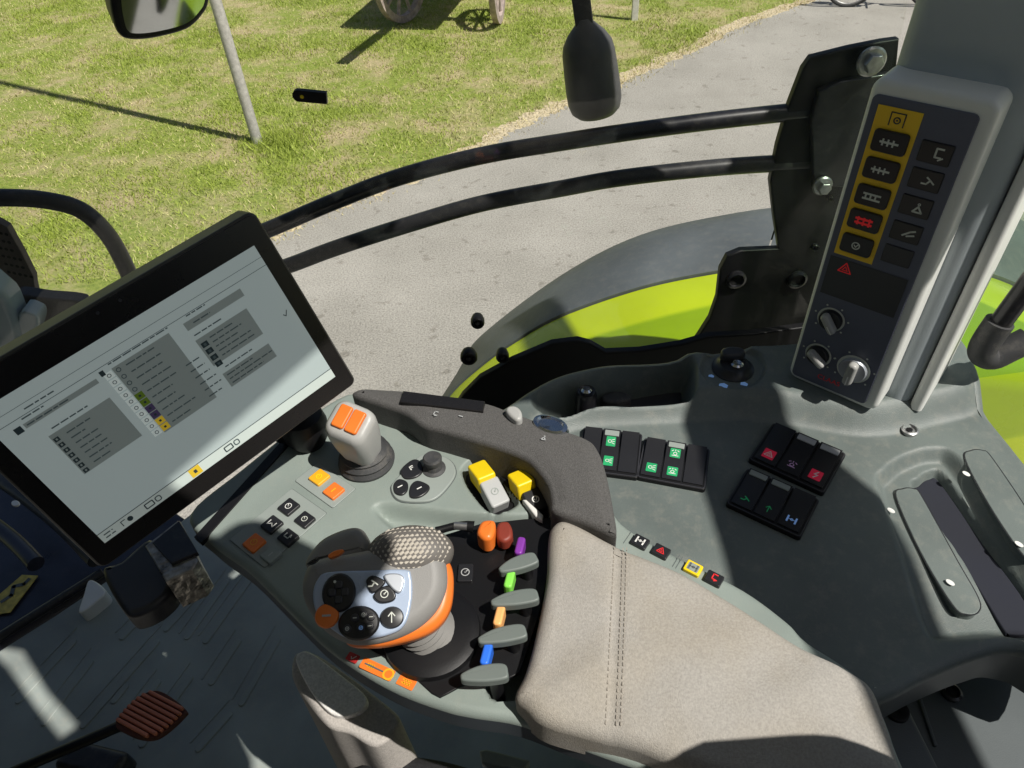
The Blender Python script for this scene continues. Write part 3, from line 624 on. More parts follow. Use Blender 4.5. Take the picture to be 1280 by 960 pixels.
for x0, x1, y0, y1, z1 in ((.90, .95, -.95, .30, 2.35), (-1.5, 1.0, -.98, -.955, 3.0), (-1.6, -1.55, -.95, .75, 2.9)):
    MB().box(Fr((0, 0, 0), (1, 0, 0), (0, 1, 0)), ((x0 + x1) / 2, (y0 + y1) / 2, (1.6 + z1) / 2), (x1 - x0, y1 - y0, z1 - 1.6), 'black', .01).build('sky_block_wall', t)  # opaque walls out of view, added to cut the sky light
for x, y in ((1.0, -.9), (-1.45, -.9), (-1.45, .9)):
    MB().box(Fr((x, y, 1.6), (1, 0, 0), (0, 1, 0)), (0, 0, .85), (.09, .09, 1.69), 'black', .01).build('roof_post', t)

# seat with rounded backrest behind the armrest
t = thing('driver_seat', P(520, 1000, 2.0), 'black driver seat cushion at the bottom edge with grey lever', 'seat')
so = pxo([(418, 975), (440, 948), (490, 936), (540, 938), (610, 957), (700, 990), (900, 1150), (800, 1500), (400, 1500), (330, 1150)], 2.02, 6)
MB().prism(so, Fr((0, 0, 0), (1, 0, 0), (0, 1, 0)), 1.9, 2.02, 'seat_fabric', .035, 6).build('cushion', t)
MB().prism(inset(ccw(so), .06), Fr((0, 0, 0), (1, 0, 0), (0, 1, 0)), 1.61, 1.898, 'black').build('suspension', t)
bkf = Fr((.375, -.16, 2.02), (0, 1, 0), (-.04, 0, 1))
MB().prism(rrect(.58, .70, .17, 8, 0, .35), bkf, -.06, .06, 'seat_fabric', .05, 5).build('backrest', t)
MB().prism([Vector(P(*p, 2.1).to_2d()) for p in ((599, 938), (608, 936), (662, 950), (655, 964), (602, 952))], Fr((0, 0, 0), (1, 0, 0), (0, 1, 0)), 2.085, 2.1, 'plate_grey', .003).build('seat_lever', t)

t = thing('support_column', P(400, 860, 1.6), 'upright taupe fabric column with top painted pale as if sunlit beside the floor mat', 'column')
zt = 2.1
co = spline([Vector(P(*p, zt).to_2d()) for p in ((364, 824), (372, 812), (400, 818), (470, 868), (500, 900), (470, 930), (436, 914), (408, 905), (380, 872), (364, 845))], 6)
MB().prism(co, Fr((0, 0, 0), (1, 0, 0), (0, 1, 0)), 1.605, zt - .004, 'bolster_fabric', .006, 4, scale=1.3).build('column_body', t)
MB().prism(spline([Vector(P(*p, zt).to_2d()) for p in ((371, 829), (375, 818), (390, 818), (425, 844), (458, 872), (455, 888), (434, 897), (412, 892), (387, 862))], 6), Fr((0, 0, 0), (1, 0, 0), (0, 1, 0)), zt - .01, zt + .005, 'bolster_top_lit', .0025).build('top_panel', t)

# pedal
zp = 1.74
t = thing('foot_pedal', P(187, 892, 1.6), 'reddish brown ribbed foot pedal on a black arm above the floor', 'pedal')
po = spline([Vector(P(*p, zp).to_2d()) for p in ((143, 905), (146, 895), (168, 872), (188, 862), (205, 865), (230, 884), (228, 893), (205, 914), (188, 922), (168, 920), (147, 910))], 4)
MB().prism(po, Fr((0, 0, 0), (1, 0, 0), (0, 1, 0)), zp - .014, zp - .004, 'pedal_gap', .002).build('pedal_plate', t)
b = MB(); a0, a1 = P(146, 900, zp), P(226, 888, zp); ux = (P(205, 868, zp) - P(168, 917, zp)); uL = (P(147, 897, zp) - P(190, 920, zp))
pc = sum([Vector(q) for q in po], Vector((0, 0))) / len(po); dr = (P(176, 866, zp) - P(222, 890, zp)); dr.z = 0; dr.normalize(); pr = VV(0, 0, 1).cross(dr)
PO = [Vector(q) for q in inset(ccw(po), .003)]
for k in range(-8, 9):
    off = k * .0079; ts = []
    for q, r in zip(PO, PO[1:] + PO[:1]):
        u0 = (q - pc).dot(pr.to_2d()) - off; u1 = (r - pc).dot(pr.to_2d()) - off
        if u0 * u1 < 0: f = u0 / (u0 - u1); ts.append((q.lerp(r, f) - pc).dot(dr.to_2d()))
    if len(ts) >= 2 and max(ts) - min(ts) > .012:
        l = max(ts) - min(ts); b.prism(rrect(l, .0058, .0022, 3, (max(ts) + min(ts)) / 2, off), Fr((pc.x, pc.y, zp), dr, pr, (0, 0, 1)), -.006, .003, 'pedal_rubber', .002)
b.build('pedal_tread', t)
MB().tube(spline([P(160, 903, zp - .012), P(110, 925, 1.72), P(40, 955, 1.70), P(-60, 1000, 1.66), P(-160, 1050, 1.6)], 6, False), .009, 'black', 10).build('pedal_arm', t)
b = MB(); b.box(up_frame(120, 955, 1.62, 4, 1), (0, 0, 0), (.12, .05, .05), 'black_dusty', .012); b.build('pedal_base', t)

# ------------------------------------------------------------------ side console
ZC = 2.22
so = spline([P(x, y, ZC + .03).to_2d() for x, y in [(600, 540), (640, 500), (690, 470), (740, 456), (800, 445), (870, 436), (930, 429), (990, 426), (1100, 410), (1172, 408)]] + [P(x, y, ZC).to_2d() for x, y in [(1196, 444), (1225, 502), (1280, 572), (1390, 715), (1390, 850), (1285, 806), (1235, 812), (1170, 838), (1095, 872), (1010, 860), (850, 800), (690, 640)]], 6)
rail = pxo([(600, 500), (700, 440), (900, 380), (1200, 380), (1230, 470), (1160, 500), (1085, 512), (1000, 500), (925, 492), (860, 496), (745, 502), (695, 514), (650, 545)], ZC + .03, 6)
tray = pxo([(668, 497), (700, 480), (745, 466), (800, 453), (850, 446), (866, 450), (868, 470), (866, 488), (850, 493), (800, 496), (745, 498), (705, 508), (680, 512)], ZC + .03, 5)
keyd = pxo([(885, 440), (915, 432), (948, 440), (958, 458), (945, 478), (915, 484), (885, 474), (876, 457)], ZC + .03, 5)
pock = pxo([(1100, 606), (1108, 588), (1130, 572), (1165, 562), (1196, 572), (1252, 654), (1312, 738), (1312, 790), (1250, 786), (1180, 790), (1160, 770), (1130, 690)], ZC, 5)
chan = pxo([(1150, 602), (1156, 588), (1168, 580), (1186, 584), (1240, 658), (1300, 738), (1304, 775), (1275, 778), (1264, 768), (1214, 690)], ZC, 5)
foot = pxo([(1105, 500), (1150, 470), (1160, 452), (1180, 448), (1196, 470), (1175, 500), (1120, 518)], ZC, 5)
def side_z(x, y):
    z = np.full(x.shape, ZC)
    g = lambda o: -sdf(x, y, o)[0]
    z += .030 * sst((g(rail) + .022) / .040)
    z -= .062 * sst((g(tray) + .006) / .020)
    z -= .008 * sst((g(keyd) + .002) / .006)
    z -= .016 * sst((g(pock) + .006) / .016)
    z -= .014 * sst((g(chan) + .003) / .008)
    z -= .010 * sst((.45 - y) / .12) * sst((x - .1) / .1)
    return z
t = thing('side_console', P(1000, 560, 2.0), 'large grey-green moulded side console between window and armrest', 'console')
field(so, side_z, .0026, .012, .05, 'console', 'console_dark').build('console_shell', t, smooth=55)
for (q, zz) in ((((1120, 622), (1128, 612), (1142, 612), (1152, 622), (1195, 700), (1222, 748), (1222, 765), (1208, 768), (1190, 756), (1150, 690)), ZC - .0145), (((1206, 574), (1214, 564), (1228, 564), (1240, 574), (1290, 650), (1300, 690), (1290, 700), (1275, 690), (1235, 630)), ZC)):
    b = MB(); o = pxo(q, zz, 5); fz_ = Fr((0, 0, zz), (1, 0, 0), (0, 1, 0))
    b.prism(o, fz_, -.010, .0014, 'console', .001); b.ring(inset(ccw(o), -.0012), fz_, .0009, .0012, 'key_black'); b.build('slot_cover', t)
MB().prism(inset(ccw(chan), .002), Fr((0, 0, 0), (1, 0, 0), (0, 1, 0)), ZC - .05, ZC - .0265, 'shade_navy', .002).build('pocket_shade_sheet', t)  # dark sheet standing in for the shade inside the channel
MB().prism(inset(ccw(tray), .007), Fr((0, 0, 0), (1, 0, 0), (0, 1, 0)), ZC - .06, ZC - .028, 'fascia_dark', .002).build('tray_shade_sheet', t)  # dark sheet painting the shade at the tray bottom
for x, y in ((1114, 638), (1188, 728), (1208, 592), (1274, 680)): MB().flat(ell(.0045, .003), up_frame(x, y, ZC + (.004 if x > 1200 else -.010), 3, 2), 0, 'white').build('slot_marking', t, wn=False)
ks = up_frame(1137, 537, ZC + .004); b = MB(); b.lathe([(.001, -.004), (.010, -.004), (.0105, .001), (.0085, .002), (.0075, -.001), (.001, -.001)], ks, 'steel', 24); b.prism(ell(.004, n=6), ks, -.001, .0004, 'black'); b.build('screw', t)
kf = up_frame(916, 460, ZC + .023); b = MB()
b.lathe([(.001, -.006), (.028, -.006), (.0285, .0005), (.024, .002), (.0205, .006), (.0185, .009), (.001, .009)], kf, 'key_black', 36)
b.prism(spline([Vector(p) for p in ((-.014, .002), (-.016, .014), (-.006, .021), (.010, .020), (.017, .012), (.012, .004), (0, .001))], 5), kf.at(0, .002), .006, .021, 'fascia_dark', .005); b.build('rotary_knob', t)
MB().lathe([(.001, .009), (.0075, .009), (.0085, .012), (.006, .014), (.001, .0135)], kf.at(.003, -.005), 'chrome', 24).build('knob_cap', t)
b = MB()
for x, y, s in ((904, 482, .0055), (930, 480, .0045), (889, 470, .0035)): b.flat([( -s, -s * .7), (s, -s * .6), (s * 1.1, s * .5), (0, s), (-s, s * .4)], up_frame(x, y, ZC + .0235, 4, 1), 0, 'blue_print')
b.build('knob_symbol', t)
pk = P(733, 488, ZC + .028) - VV(0, 0, .055); pf_ = Fr(pk, (1, 0, 0), (0, 1, 0)); b = MB()
b.lathe([(.001, 0), (.014, 0), (.0145, .048), (.012, .054), (.010, .052), (.001, .050)], pf_, 'black_paint', 28); b.lathe([(.001, .050), (.007, .050), (.0075, .056), (.005, .059), (.001, .059)], pf_, 'chrome', 20); b.build('power_socket', t)
b = MB(); b.prism(spline([Vector(P(*p, ZC).to_2d()) for p in ((752, 492), (765, 486), (782, 487), (790, 494), (775, 500), (757, 499))], 4), Fr((0, 0, ZC - .01), (1, 0, 0), (0, 1, 0)), -.02, .006, 'rubber', .004); b.build('socket_cap', t)

# lower box behind the armrest, right bottom
ZL = 2.08
t = thing('lower_side_box', P(1200, 900, 1.9), 'dark lower storage box below the side console at the bottom right', 'box')
MB().prism(pxo([(1040, 905), (1095, 880), (1170, 846), (1240, 820), (1400, 806), (1400, 1100), (1080, 1100)], ZL, 1, False), Fr((0, 0, 0), (1, 0, 0), (0, 1, 0)), 1.7, ZL, 'console_dark', .006).build('box_shell', t)
b = MB(); b.prism(pxo([(1088, 880), (1112, 866), (1130, 870), (1185, 980), (1130, 1000)], ZL + .03, 1, False), Fr((0, 0, ZL + .03), (1, 0, 0), (0, 1, 0)), -.05, 0, 'console_dark', .006); b.build('box_bracket', t)
b = MB(); fr = up_frame(1121, 889, ZL + .031); b.lathe([(.001, -.002), (.0125, -.002), (.012, .003), (.009, .0035), (.001, .001)], fr, 'black', 26); b.build('cap', t)
b = MB(); fr = up_frame(1189, 866, ZL + .002); b.lathe([(.001, -.002), (.0105, -.002), (.011, .003), (.008, .005), (.006, .001), (.001, .001)], fr, 'black_paint', 26); b.build('bolt', t)
MB().box(up_frame(1150, 875, ZL + .0015, 1, 3), (0, 0, 0), (.10, .004, .004), 'console_dark', .0015).build('rib', t)

# ------------------------------------------------------------------ rocker switch banks
def tri(s): return [(0, s), (-s * .95, -s * .7), (s * .95, -s * .7)]
def symbol(b, kind, fr, z, s, m):
    st = lambda pts, w=.18: b.stroke([(x * s, y * s) for x, y in pts], w * s, fr, z, m)
    cl = lambda pts: st(pts + [pts[0]])
    circ = lambda r, cx=0, cy=0, w=.16: b.ring(ell(r * s, n=20, cx=cx * s, cy=cy * s), fr, z, w * s, m)
    if kind == 'hazard': cl([(0, .9), (-.95, -.7), (.95, -.7)]); b.ring([(p[0] * s * .5, p[1] * s * .5 - .1 * s) for p in tri(1)], fr, z, .12 * s, m)
    elif kind == 'beacon': st([(-.8, -.8), (.8, -.8)]); circ(.5, 0, -.2); st([(-.9, .5), (-.5, .8)]); st([(.9, .5), (.5, .8)]); st([(0, .6), (0, 1)])
    elif kind == 'bolt': st([(.3, 1), (-.4, .05), (.4, .05), (-.3, -1)], .26)
    elif kind == 'lamp': circ(.55, -.3, 0); st([(.3, .5), (1, .8)]); st([(.35, 0), (1, 0)]); st([(.3, -.5), (1, -.8)])
    elif kind == 'wiper': st([(-.9, .3), (-.4, .8), (.4, .8), (.9, .3), (-.9, .3)]); st([(.5, -.9), (-.3, .5)]); circ(.22, .5, -.8)
    elif kind == 'axle': st([(-.9, -.8), (-.9, .8)], .4); st([(.9, -.8), (.9, .8)], .4); st([(-.9, 0), (.9, 0)]); circ(.35)
    elif kind == 'cab': cl([(-.7, -.8), (-.9, .2), (-.4, .9), (.6, .9), (.8, -.8)]); st([(-.9, .1), (.8, .1)])
    elif kind == 'gauge': circ(.8); st([(0, 0), (.4, .4)]); b.flat(ell(.16 * s, n=10), fr, z, m)
    elif kind == 'sigma': st([(.6, .9), (-.6, .9), (.1, 0), (-.6, -.9), (.7, -.9)], .24)
    elif kind == 'bars': [st([(-1, y), (1, y)], .22) for y in (-.35, .35)]; [st([(x, -.6), (x, .6)], .2) for x in (-.5, .1, .7)]
    elif kind == 'arrow': st([(0, -.9), (0, .8)]); st([(-.6, .2), (0, .9), (.6, .2)])
    elif kind == 'hand': st([(-.7, -.8), (-.2, -.2), (.3, .8)], .3); st([(-.2, -.2), (.8, -.2)], .3); st([(.1, .3), (.9, .5)], .26)
    elif kind == 'hook': st([(.6, .9), (-.4, .9), (-.4, -.5), (.5, -.5)], .3); st([(.2, -.9), (.8, -.5)], .24)
    elif kind == 'wave': st([(-.9, -.5), (-.2, -.5), (.3, .2), (-.3, .6)], .28); st([(.3, .2), (.9, -.3)], .26)
    elif kind == 'person': st([(-.7, -.8), (0, .2), (.7, -.8), (-.7, -.8)], .3); circ(.25, 0, .6)
    elif kind == 'roof': st([(-.9, -.5), (.2, .4), (.9, .7)], .32); st([(-.2, -.5), (.9, -.1)], .3)
    elif kind == 'pto': st([(-.8, -.8), (-.8, .7), (.8, .7), (.8, -.8)], .14); circ(.42, 0, -.15, .16); b.flat(ell(.12 * s, n=8, cy=-.15 * s), fr, z, m)
    elif kind == 'ring': circ(.75, 0, 0, .22); st([(-.3, .1), (0, -.25), (.35, .35)], .2)
    elif kind == 'dash': st([(-.6, 0), (.6, 0)], .34)
    elif kind == 'corner': st([(.6, .6), (-.3, .6), (-.3, -.6)], .3); st([(-.3, 0), (.5, 0)], .22)
    elif kind == 'check': st([(-.6, .1), (-.1, -.6), (.8, .8)], .24)
BG = 'rocker switch banks on the side console'
def bank(q, z, label, rockers, n=3):
    fr, W, H = quad_frame(q, z=z); t = thing('switch_bank', fr.o, label, 'switch bank', BG)
    f = MB(); f.prism(rrect(W, H, .004), fr, -.012, .004, 'black', .0015); f.ring(rrect(W * .985, H * .97, .004), fr, .0043, .0014, 'fascia_dark')
    f.build('bezel_frame', t)
    cw = W * .93 / n; ch = H * .84
    for k, (sym, col, tilt, top, both) in enumerate(rockers):
        cx = (k - (n - 1) / 2) * cw; b = MB(); hw = cw * .45; hh = ch / 2
        lo, hi = (.0055, .0115) if tilt > 0 else (.0115, .0055)
        prof = [(-hh, .002), (-hh, lo), (-hh * .05, .0052), (hh, hi), (hh, .002)]
        vs = [fr(cx + sx * hw, y, zz) for sx in (-1, 1) for y, zz in prof]; m_ = len(prof)
        b.add(vs, [tuple(range(m_))[::-1], tuple(range(m_, 2 * m_))] + [(i, i + m_, (i + 1) % m_ + m_, (i + 1) % m_)[::-1] for i in range(m_)], 'key_black')
        r = b.build('rocker_switch', t, smooth=20)
        def face(y): return (lo + (y + hh) / (hh * .95) * (.0052 - lo) if y < -hh * .05 else .0052 + (y + hh * .05) / (hh * 1.05) * (hi - .0052)) + .0003
        def sub(y): # frame lying on the rocker face
            yy = VV(0, 0, 0) + fr.y * .01 + fr.z * (face(y + .005) - face(y - .005)); return Fr(fr(cx, y, face(y)), fr.x, yy)
        if top: s_ = MB(); s_.prism(rrect(hw * 1.7, hh * .26, .001), sub(hh * .80), -.002, .0012, top, .0006); s_.build('indicator_strip', r)
        if sym:
            lens = MB(); f1 = sub(-hh * .55)
            if col in ('red_lens', 'green_print') and both is not None: lens.flat(rrect(hw * 1.1, hh * .5, .001), f1, .0002, col); lens_c = 'white'
            else: lens_c = col
            symbol(lens, sym, f1, .0005, min(hw, hh) * .42, lens_c)
            if both == 2: f3 = sub(hh * .42); lens.flat(rrect(hw * 1.1, hh * .46, .001), f3, .0002, col); symbol(lens, sym, f3, .0005, min(hw, hh) * .42, lens_c)
            lens.build('symbol', r, wn=False)
ZS = ZC + .002
bank([(727, 533), (801, 547), (799, 601), (722, 590)], ZS, 'black switch bank partly hidden behind the charcoal armrest grip', [('lamp', 'green_print', 1, None, None), ('lamp', 'green_print', 1, 'plate_grey', 2), (None, None, 1, None, None)])
bank([(803, 549), (887, 563), (881, 618), (798, 597)], ZS, 'black switch bank with green symbols midway between the grip and the red switches', [('lamp', 'green_print', 1, None, 1), ('beacon', 'green_print', 1, 'plate_grey', 2), (None, None, 1, None, None)])
bank([(963, 527), (1056, 571), (1028, 622), (940, 577)], ZS, 'black switch bank with red hazard triangle and red bolt symbols', [('hazard', 'red_lens', 1, None, 1), ('beacon', 'lilac_print', 1, 'grey_key', None), ('bolt', 'red_lens', 1, 'grey_key', 1)])
bank([(929, 584), (1024, 628), (997, 679), (914, 631)], ZS, 'black switch bank with two dark green and one blue symbol below the red ones', [('wave', 'green_print', 1, 'plate_grey', None), ('arrow', 'green_print', 1, 'plate_grey', None), ('axle', 'blue_print', 1, None, None)])

# ------------------------------------------------------------------ pillar and its control panel
K = .80
po_ = EYE + (VV(.466, .863, 2.098) - EYE) * K; pn = VV(-.685, -.729, 0).normalized(); px_ = VV(.729, -.685, 0).normalized(); PF = Fr(po_, px_, (0, 0, 1), pn)
FW, FH = .12 * K, .4553 * K
t = thing('cab_pillar', PF(.05, -.05, -.1), 'grey upright cab pillar with pale lit edge above the side console', 'pillar')
sec = lambda a, b, c, d, r: [Vector(q) for q in rrect(b - a, d - c, r, 5, (a + b) / 2, (c + d) / 2)]
PV = Fr(PF.o, PF.x, -PF.z, VV(0, 0, 1)) if PF.x.cross(-PF.z).z > 0 else Fr(PF.o, PF.x, PF.z, PF.x.cross(PF.z))
sgn = 1 if PV.y.dot(PF.z) > 0 else -1
def pil(a, b, c, d, r, z0, z1, m, name):     # upright prism: a..b across, c..d in front of the fascia plane
    lo, hi = sorted((c * sgn, d * sgn)); MB().prism(sec(a, b, lo, hi, r), Fr(PF.o, PV.x, PV.y, PV.z), (z0 if PV.z.z > 0 else -z1), (z1 if PV.z.z > 0 else -z0), m, .004).build(name, t)
pil(-.004, .136, -.16, -.042, .022, -.02, 1.07, 'pillar_grey', 'pillar_post')
pil(.137, .152, -.155, -.05, .006, -.02, 1.07, 'trim_light', 'pillar_edge')
t = thing('pillar_control_panel', PF(.05, 0, 0), 'tall navy control panel with yellow button strip fixed to the pillar', 'control panel')
hx = [PF.uv(*p) for p in ((1096, 100), (1245, 132), (1093, 512), (986, 472))]
ho = rrect(FW + .020, FH + .026, .012, 5, FW / 2 + .0035, FH / 2 + .003)
MB().prism(ho, PF, -.052, -.002, 'trim_light', .007, 4).build('housing', t)
b = MB(); fo = rrect(FW + .001, FH + .004, .006, 4, FW / 2 - .001, FH / 2); b.prism(fo, PF, -.006, 0, 'fascia', .0012); b.build('fascia', t)
b = MB(); q = [PF.uv(*p) for p in ((1100, 130), (1157, 142), (1089, 329), (1041, 316))]; x0 = (q[0][0] + q[3][0]) / 2; x1 = (q[1][0] + q[2][0]) / 2; y1 = (q[0][1] + q[1][1]) / 2; y0 = (q[2][1] + q[3][1]) / 2
b.flat([(x0, y0), (x1, y0), (x1, y1), (x0, y1)], PF, .0006, 'strip_yellow'); sc = (x0 + x1) / 2; symbol(b, 'pto', PF.at(sc, y1 - .0105), .001, .0085, 'fascia_dark'); b.build('button_strip', t, wn=False)
q = [PF.uv(*p) for p in ((1038, 324), (1140, 345), (1116, 395), (1024, 366))]; dx0 = (q[0][0] + q[3][0]) / 2; dx1 = (q[1][0] + q[2][0]) / 2; dy1 = (q[0][1] + q[1][1]) / 2; dy0 = (q[2][1] + q[3][1]) / 2
b = MB(); b.flat([(dx0, dy0), (dx1, dy0), (dx1, dy1), (dx0, dy1)], PF, .0006, 'fascia_dark'); symbol(b, 'hazard', PF.at(*PF.uv(1057, 335)), .001, .0075, 'red_print'); b.build('display', t, wn=False)
for k, (x, y) in enumerate(((1116, 178), (1104, 212), (1092, 245), (1081, 275), (1070, 305), (1171, 192), (1157, 225), (1144, 258), (1131, 290), (1119, 319))):
    u, v = PF.uv(x, y); left = k < 5; u = sc if left else u
    if left: u = sc
    else: u = (x1 + FW) / 2 - .002
    bt = MB().prism(rrect(.034 if left else .030, .0225 if left else .0215, .004 if left else .0015), PF.at(u, v), 0, .0038 if left else .0016, 'key_black' if k < 9 else 'fascia_dark', .0012).build('button', t)
    if k < 9:
        s_ = MB(); f2 = PF.at(u + (0 if left else .003), v); z = .0042 if left else .002
        if k < 3: [s_.stroke([(-.0085, yy), (.0085, yy)], .0022, f2, z, 'white_print') for yy in ((0,) if k < 2 else (-.0028, .0028))]; [s_.stroke([(xx, -.003), (xx, .003)], .0018, f2, z + .0002, 'white_print') for xx in (-.006, -.001, .004)]
        elif k == 3: [s_.stroke([(-.0085, yy), (.0085, yy)], .0026, f2, z, 'red_print') for yy in (-.0026, .0022)]; [s_.stroke([(xx, -.0045), (xx, .004)], .002, f2, z + .0002, 'red_print') for xx in (-.006, 0, .006)]
        else: symbol(s_, ['ring', 'hook', 'wave', 'person', 'roof'][k - 4], f2, z, .0062, 'white_print')
        s_.build('symbol', bt, wn=False)
for x, y, r, ang in ((1039, 399, .0140, -.9), (1023, 443, .0140, -.6), (1067, 461, .0170, -1.6)):
    f2 = PF.at(*PF.uv(x, y)); kb = MB(); kb.ring(ell(r * 1.18, n=36), f2, .0008, r * .2, 'white_print')
    for a in range(-130, 131, 52): aa = math.radians(90 + a); kb.flat(ell(.0013, n=8, cx=r * 1.45 * math.cos(aa), cy=r * 1.42 * math.sin(aa)), f2, .0008, 'white_print')
    kb.lathe([(.001, 0), (r, 0), (r, .004), (r * .93, .006), (.001, .006)], f2, 'key_black' if r < .015 else 'silver', 36)
    ko = kb.build('rotary_knob', t)
    f3 = f2.at(0, 0, 0, ang); g = MB(); g.prism(rrect(r * 1.95, r * .7, r * .3, 4, r * .1, 0), f3, .005, .015, 'lever_head', .004); g.stroke([(r * .2, 0), (r * .95, 0)], .0016, f3, .0154, 'white'); g.build('pointer', ko)
lf = PF.at(*PF.uv(1036, 475)); b = MB(); b.text('CLAAS', lf, .0008, .0070, 'logo_red'); b.build('logo', t, wn=False)

# grab handle and gas strut at the right edge
t = thing('grab_handle', V(1225, 440, .70), 'black tubular grab handle with grey elbow at the right edge', 'handle')
e0 = V(1228, 432, .66)
b = MB(); b.tube([V(1330, 300, .66), V(1290, 350, .66), V(1238, 420, .66)], .0125, 'black_paint', 18); b.build('handle_tube', t)
MB().tube(spline([V(1250, 402, .66), V(1234, 425, .66), V(1228, 440, .66), V(1240, 446, .66), V(1262, 436, .66), V(1285, 425, .66)], 5, False), [.0165] * 26, 'rubber', 20).build('handle_elbow', t)
MB().tube([V(1283, 426, .66), V(1330, 405, .66)], .0125, 'black_paint', 18).build('handle_stub', t)
t = thing('gas_strut', V(1250, 260, .74), 'thin black strut with clamp at the right edge beside the pillar', 'strut')
MB().tube([V(1320, 120, .74), V(1248, 268, .74)], .006, 'black_paint', 14).build('strut_rod', t)
MB().tube([V(1300, 130, .755), V(1236, 262, .755)], .004, 'chrome', 10).build('strut_rail', t)
MB().prism(spline([Vector(p) for p in ((-.016, -.008), (-.012, .010), (.004, .014), (.016, .010), (.014, -.010), (0, -.016))], 4), Fr(V(1240, 281, .73), (1, 0, 0), (0, 0, 1), (0, -1, 0)), -.012, .012, 'black', .004).build('strut_clamp', t)

# ------------------------------------------------------------------ armrest console
ZA = 2.28; A0 = Fr((0, 0, ZA), (1, 0, 0), (0, 1, 0))
t = arm = thing('armrest_console', P(600, 700, 2.1), 'grey armrest console carrying buttons, coloured levers and a beige elbow pad', 'armrest')
ao = pxo([(236, 640), (300, 585), (370, 530), (420, 497), (450, 489), (520, 493), (600, 507), (680, 535), (735, 558), (757, 592), (768, 640), (800, 668), (860, 700), (930, 735), (985, 775), (1010, 800), (1080, 850), (1120, 930), (1120, 1000), (900, 985), (800, 958), (720, 930), (650, 903), (590, 893), (555, 885), (500, 865), (450, 838), (405, 806), (360, 762), (310, 712), (262, 676)], ZA, 5)
scoop = pxo([(470, 640), (485, 630), (560, 640), (640, 645), (685, 645), (640, 672), (560, 690), (510, 672)], ZA, 5)
bay = pxo([(655, 690), (690, 650), (700, 650), (695, 720), (660, 850), (640, 872), (612, 862), (620, 800)], ZA, 4)
pk1 = pxo([(578, 592), (586, 578), (600, 572), (618, 580), (640, 612), (645, 630), (616, 640), (592, 618)], ZA, 4)
pk2 = pxo([(618, 578), (640, 562), (662, 566), (682, 590), (690, 625), (680, 650), (664, 640), (640, 610)], ZA, 4)
def arm_z(x, y):
    z = np.full(x.shape, ZA); g = lambda o: -sdf(x, y, o)[0]
    z -= .020 * sst((g(scoop) + .004) / .014); z -= .045 * sst((g(bay) + .003) / .007); z -= .014 * sst((g(pk1) + .002) / .005); z -= .016 * sst((g(pk2) + .002) / .005)
    return z
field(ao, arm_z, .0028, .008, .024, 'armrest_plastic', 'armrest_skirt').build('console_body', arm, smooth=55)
MB().prism(pxo([(243, 672), (372, 530), (380, 536), (252, 680)], ZA, 1, False), A0, -.004, .0015, 'black', .0005).build('seam_gap', arm)
# beige pad
padp = [(685, 668), (690, 650), (705, 643), (733, 654), (775, 676), (850, 707), (905, 738), (960, 773), (1010, 803), (1060, 828), (1095, 852), (1115, 900), (1128, 945), (1130, 985), (1000, 990), (880, 962), (800, 930), (730, 912), (680, 898), (655, 878), (643, 862), (655, 835), (668, 790), (682, 720)]
ZP = 2.315; pado = pxo(padp, ZP, 6)
s0_, s1_ = P(774, 672, ZP), P(763, 925, ZP); sdv = (s1_ - s0_).to_2d().normalized(); snv = Vector((-sdv.y, sdv.x))
def pad_z(x, y):
    d = -sdf(x, y, pado)[0]; u = (x - s0_.x) * snv.x + (y - s0_.y) * snv.y
    return ZP - .004 + .006 * sst(d / .07) + .0009 * np.sin(x * 61 + 2.2 * np.sin(y * 37)) * np.sin(y * 47 + 1.7) + .0006 * np.sin(x * 23 - y * 90) - .0022 * np.exp(-(u / .005) ** 2)
field(pado, pad_z, .0034, .014, .032, 'pad_fabric').build('armrest_pad', arm, smooth=60)
for q_ in (pk1, pk2): MB().prism(inset(ccw(q_), .002), A0, -.02, -.0125, 'black', .001).build('key_recess', arm)
b = MB()
for off in (-.0042, .0042, .0078):
    L = (s1_ - s0_).length; k = 0
    while k * .0052 < L - .02:
        q = s0_.to_2d() + sdv * (k * .0052 + .010) + snv * off; zz = float(pad_z(np.array([q.x]), np.array([q.y]))[0])
        b.prism(rrect(.0034, .0009, .0004, 2), Fr((q.x, q.y, zz), (sdv.x, sdv.y, 0), (snv.x, snv.y, 0)), -.001, .0007, 'seam'); k += 1
b.build('seam_stitching', arm, wn=False)
# charcoal hand grip, an arc in front of the pad
ZG = 2.318
gpo = pxo([(440, 492), (452, 485), (480, 486), (520, 489), (600, 501), (640, 514), (690, 532), (733, 547), (748, 562), (758, 590), (768, 640), (771, 662), (766, 667), (730, 652), (692, 638), (688, 625), (684, 606), (672, 588), (655, 572), (620, 558), (560, 540), (528, 531), (505, 515), (470, 503)], ZG, 5)
field(gpo, lambda x, y: ZG + .004 * sst(-sdf(x, y, gpo)[0] / .02), .003, .007, .05, 'grip_rubber').build('hand_grip', arm, smooth=60)
b = MB(); b.prism(pxo([(504, 489), (606, 502), (604, 515), (500, 503)], ZG + .006, 1, False), Fr((0, 0, ZG + .004), (1, 0, 0), (0, 1, 0)), -.004, .003, 'bezel', .001); b.build('grip_insert', arm)
b = MB()
for x, y, kd in ((544, 517, 'hook'), (680, 547, 'person'), (576, 520, 'dash')): symbol(b, kd, up_frame(x, y, ZG + .0062, 4, 1), 0, .0038, 'grey_key')
b.build('grip_symbol', arm, wn=False)
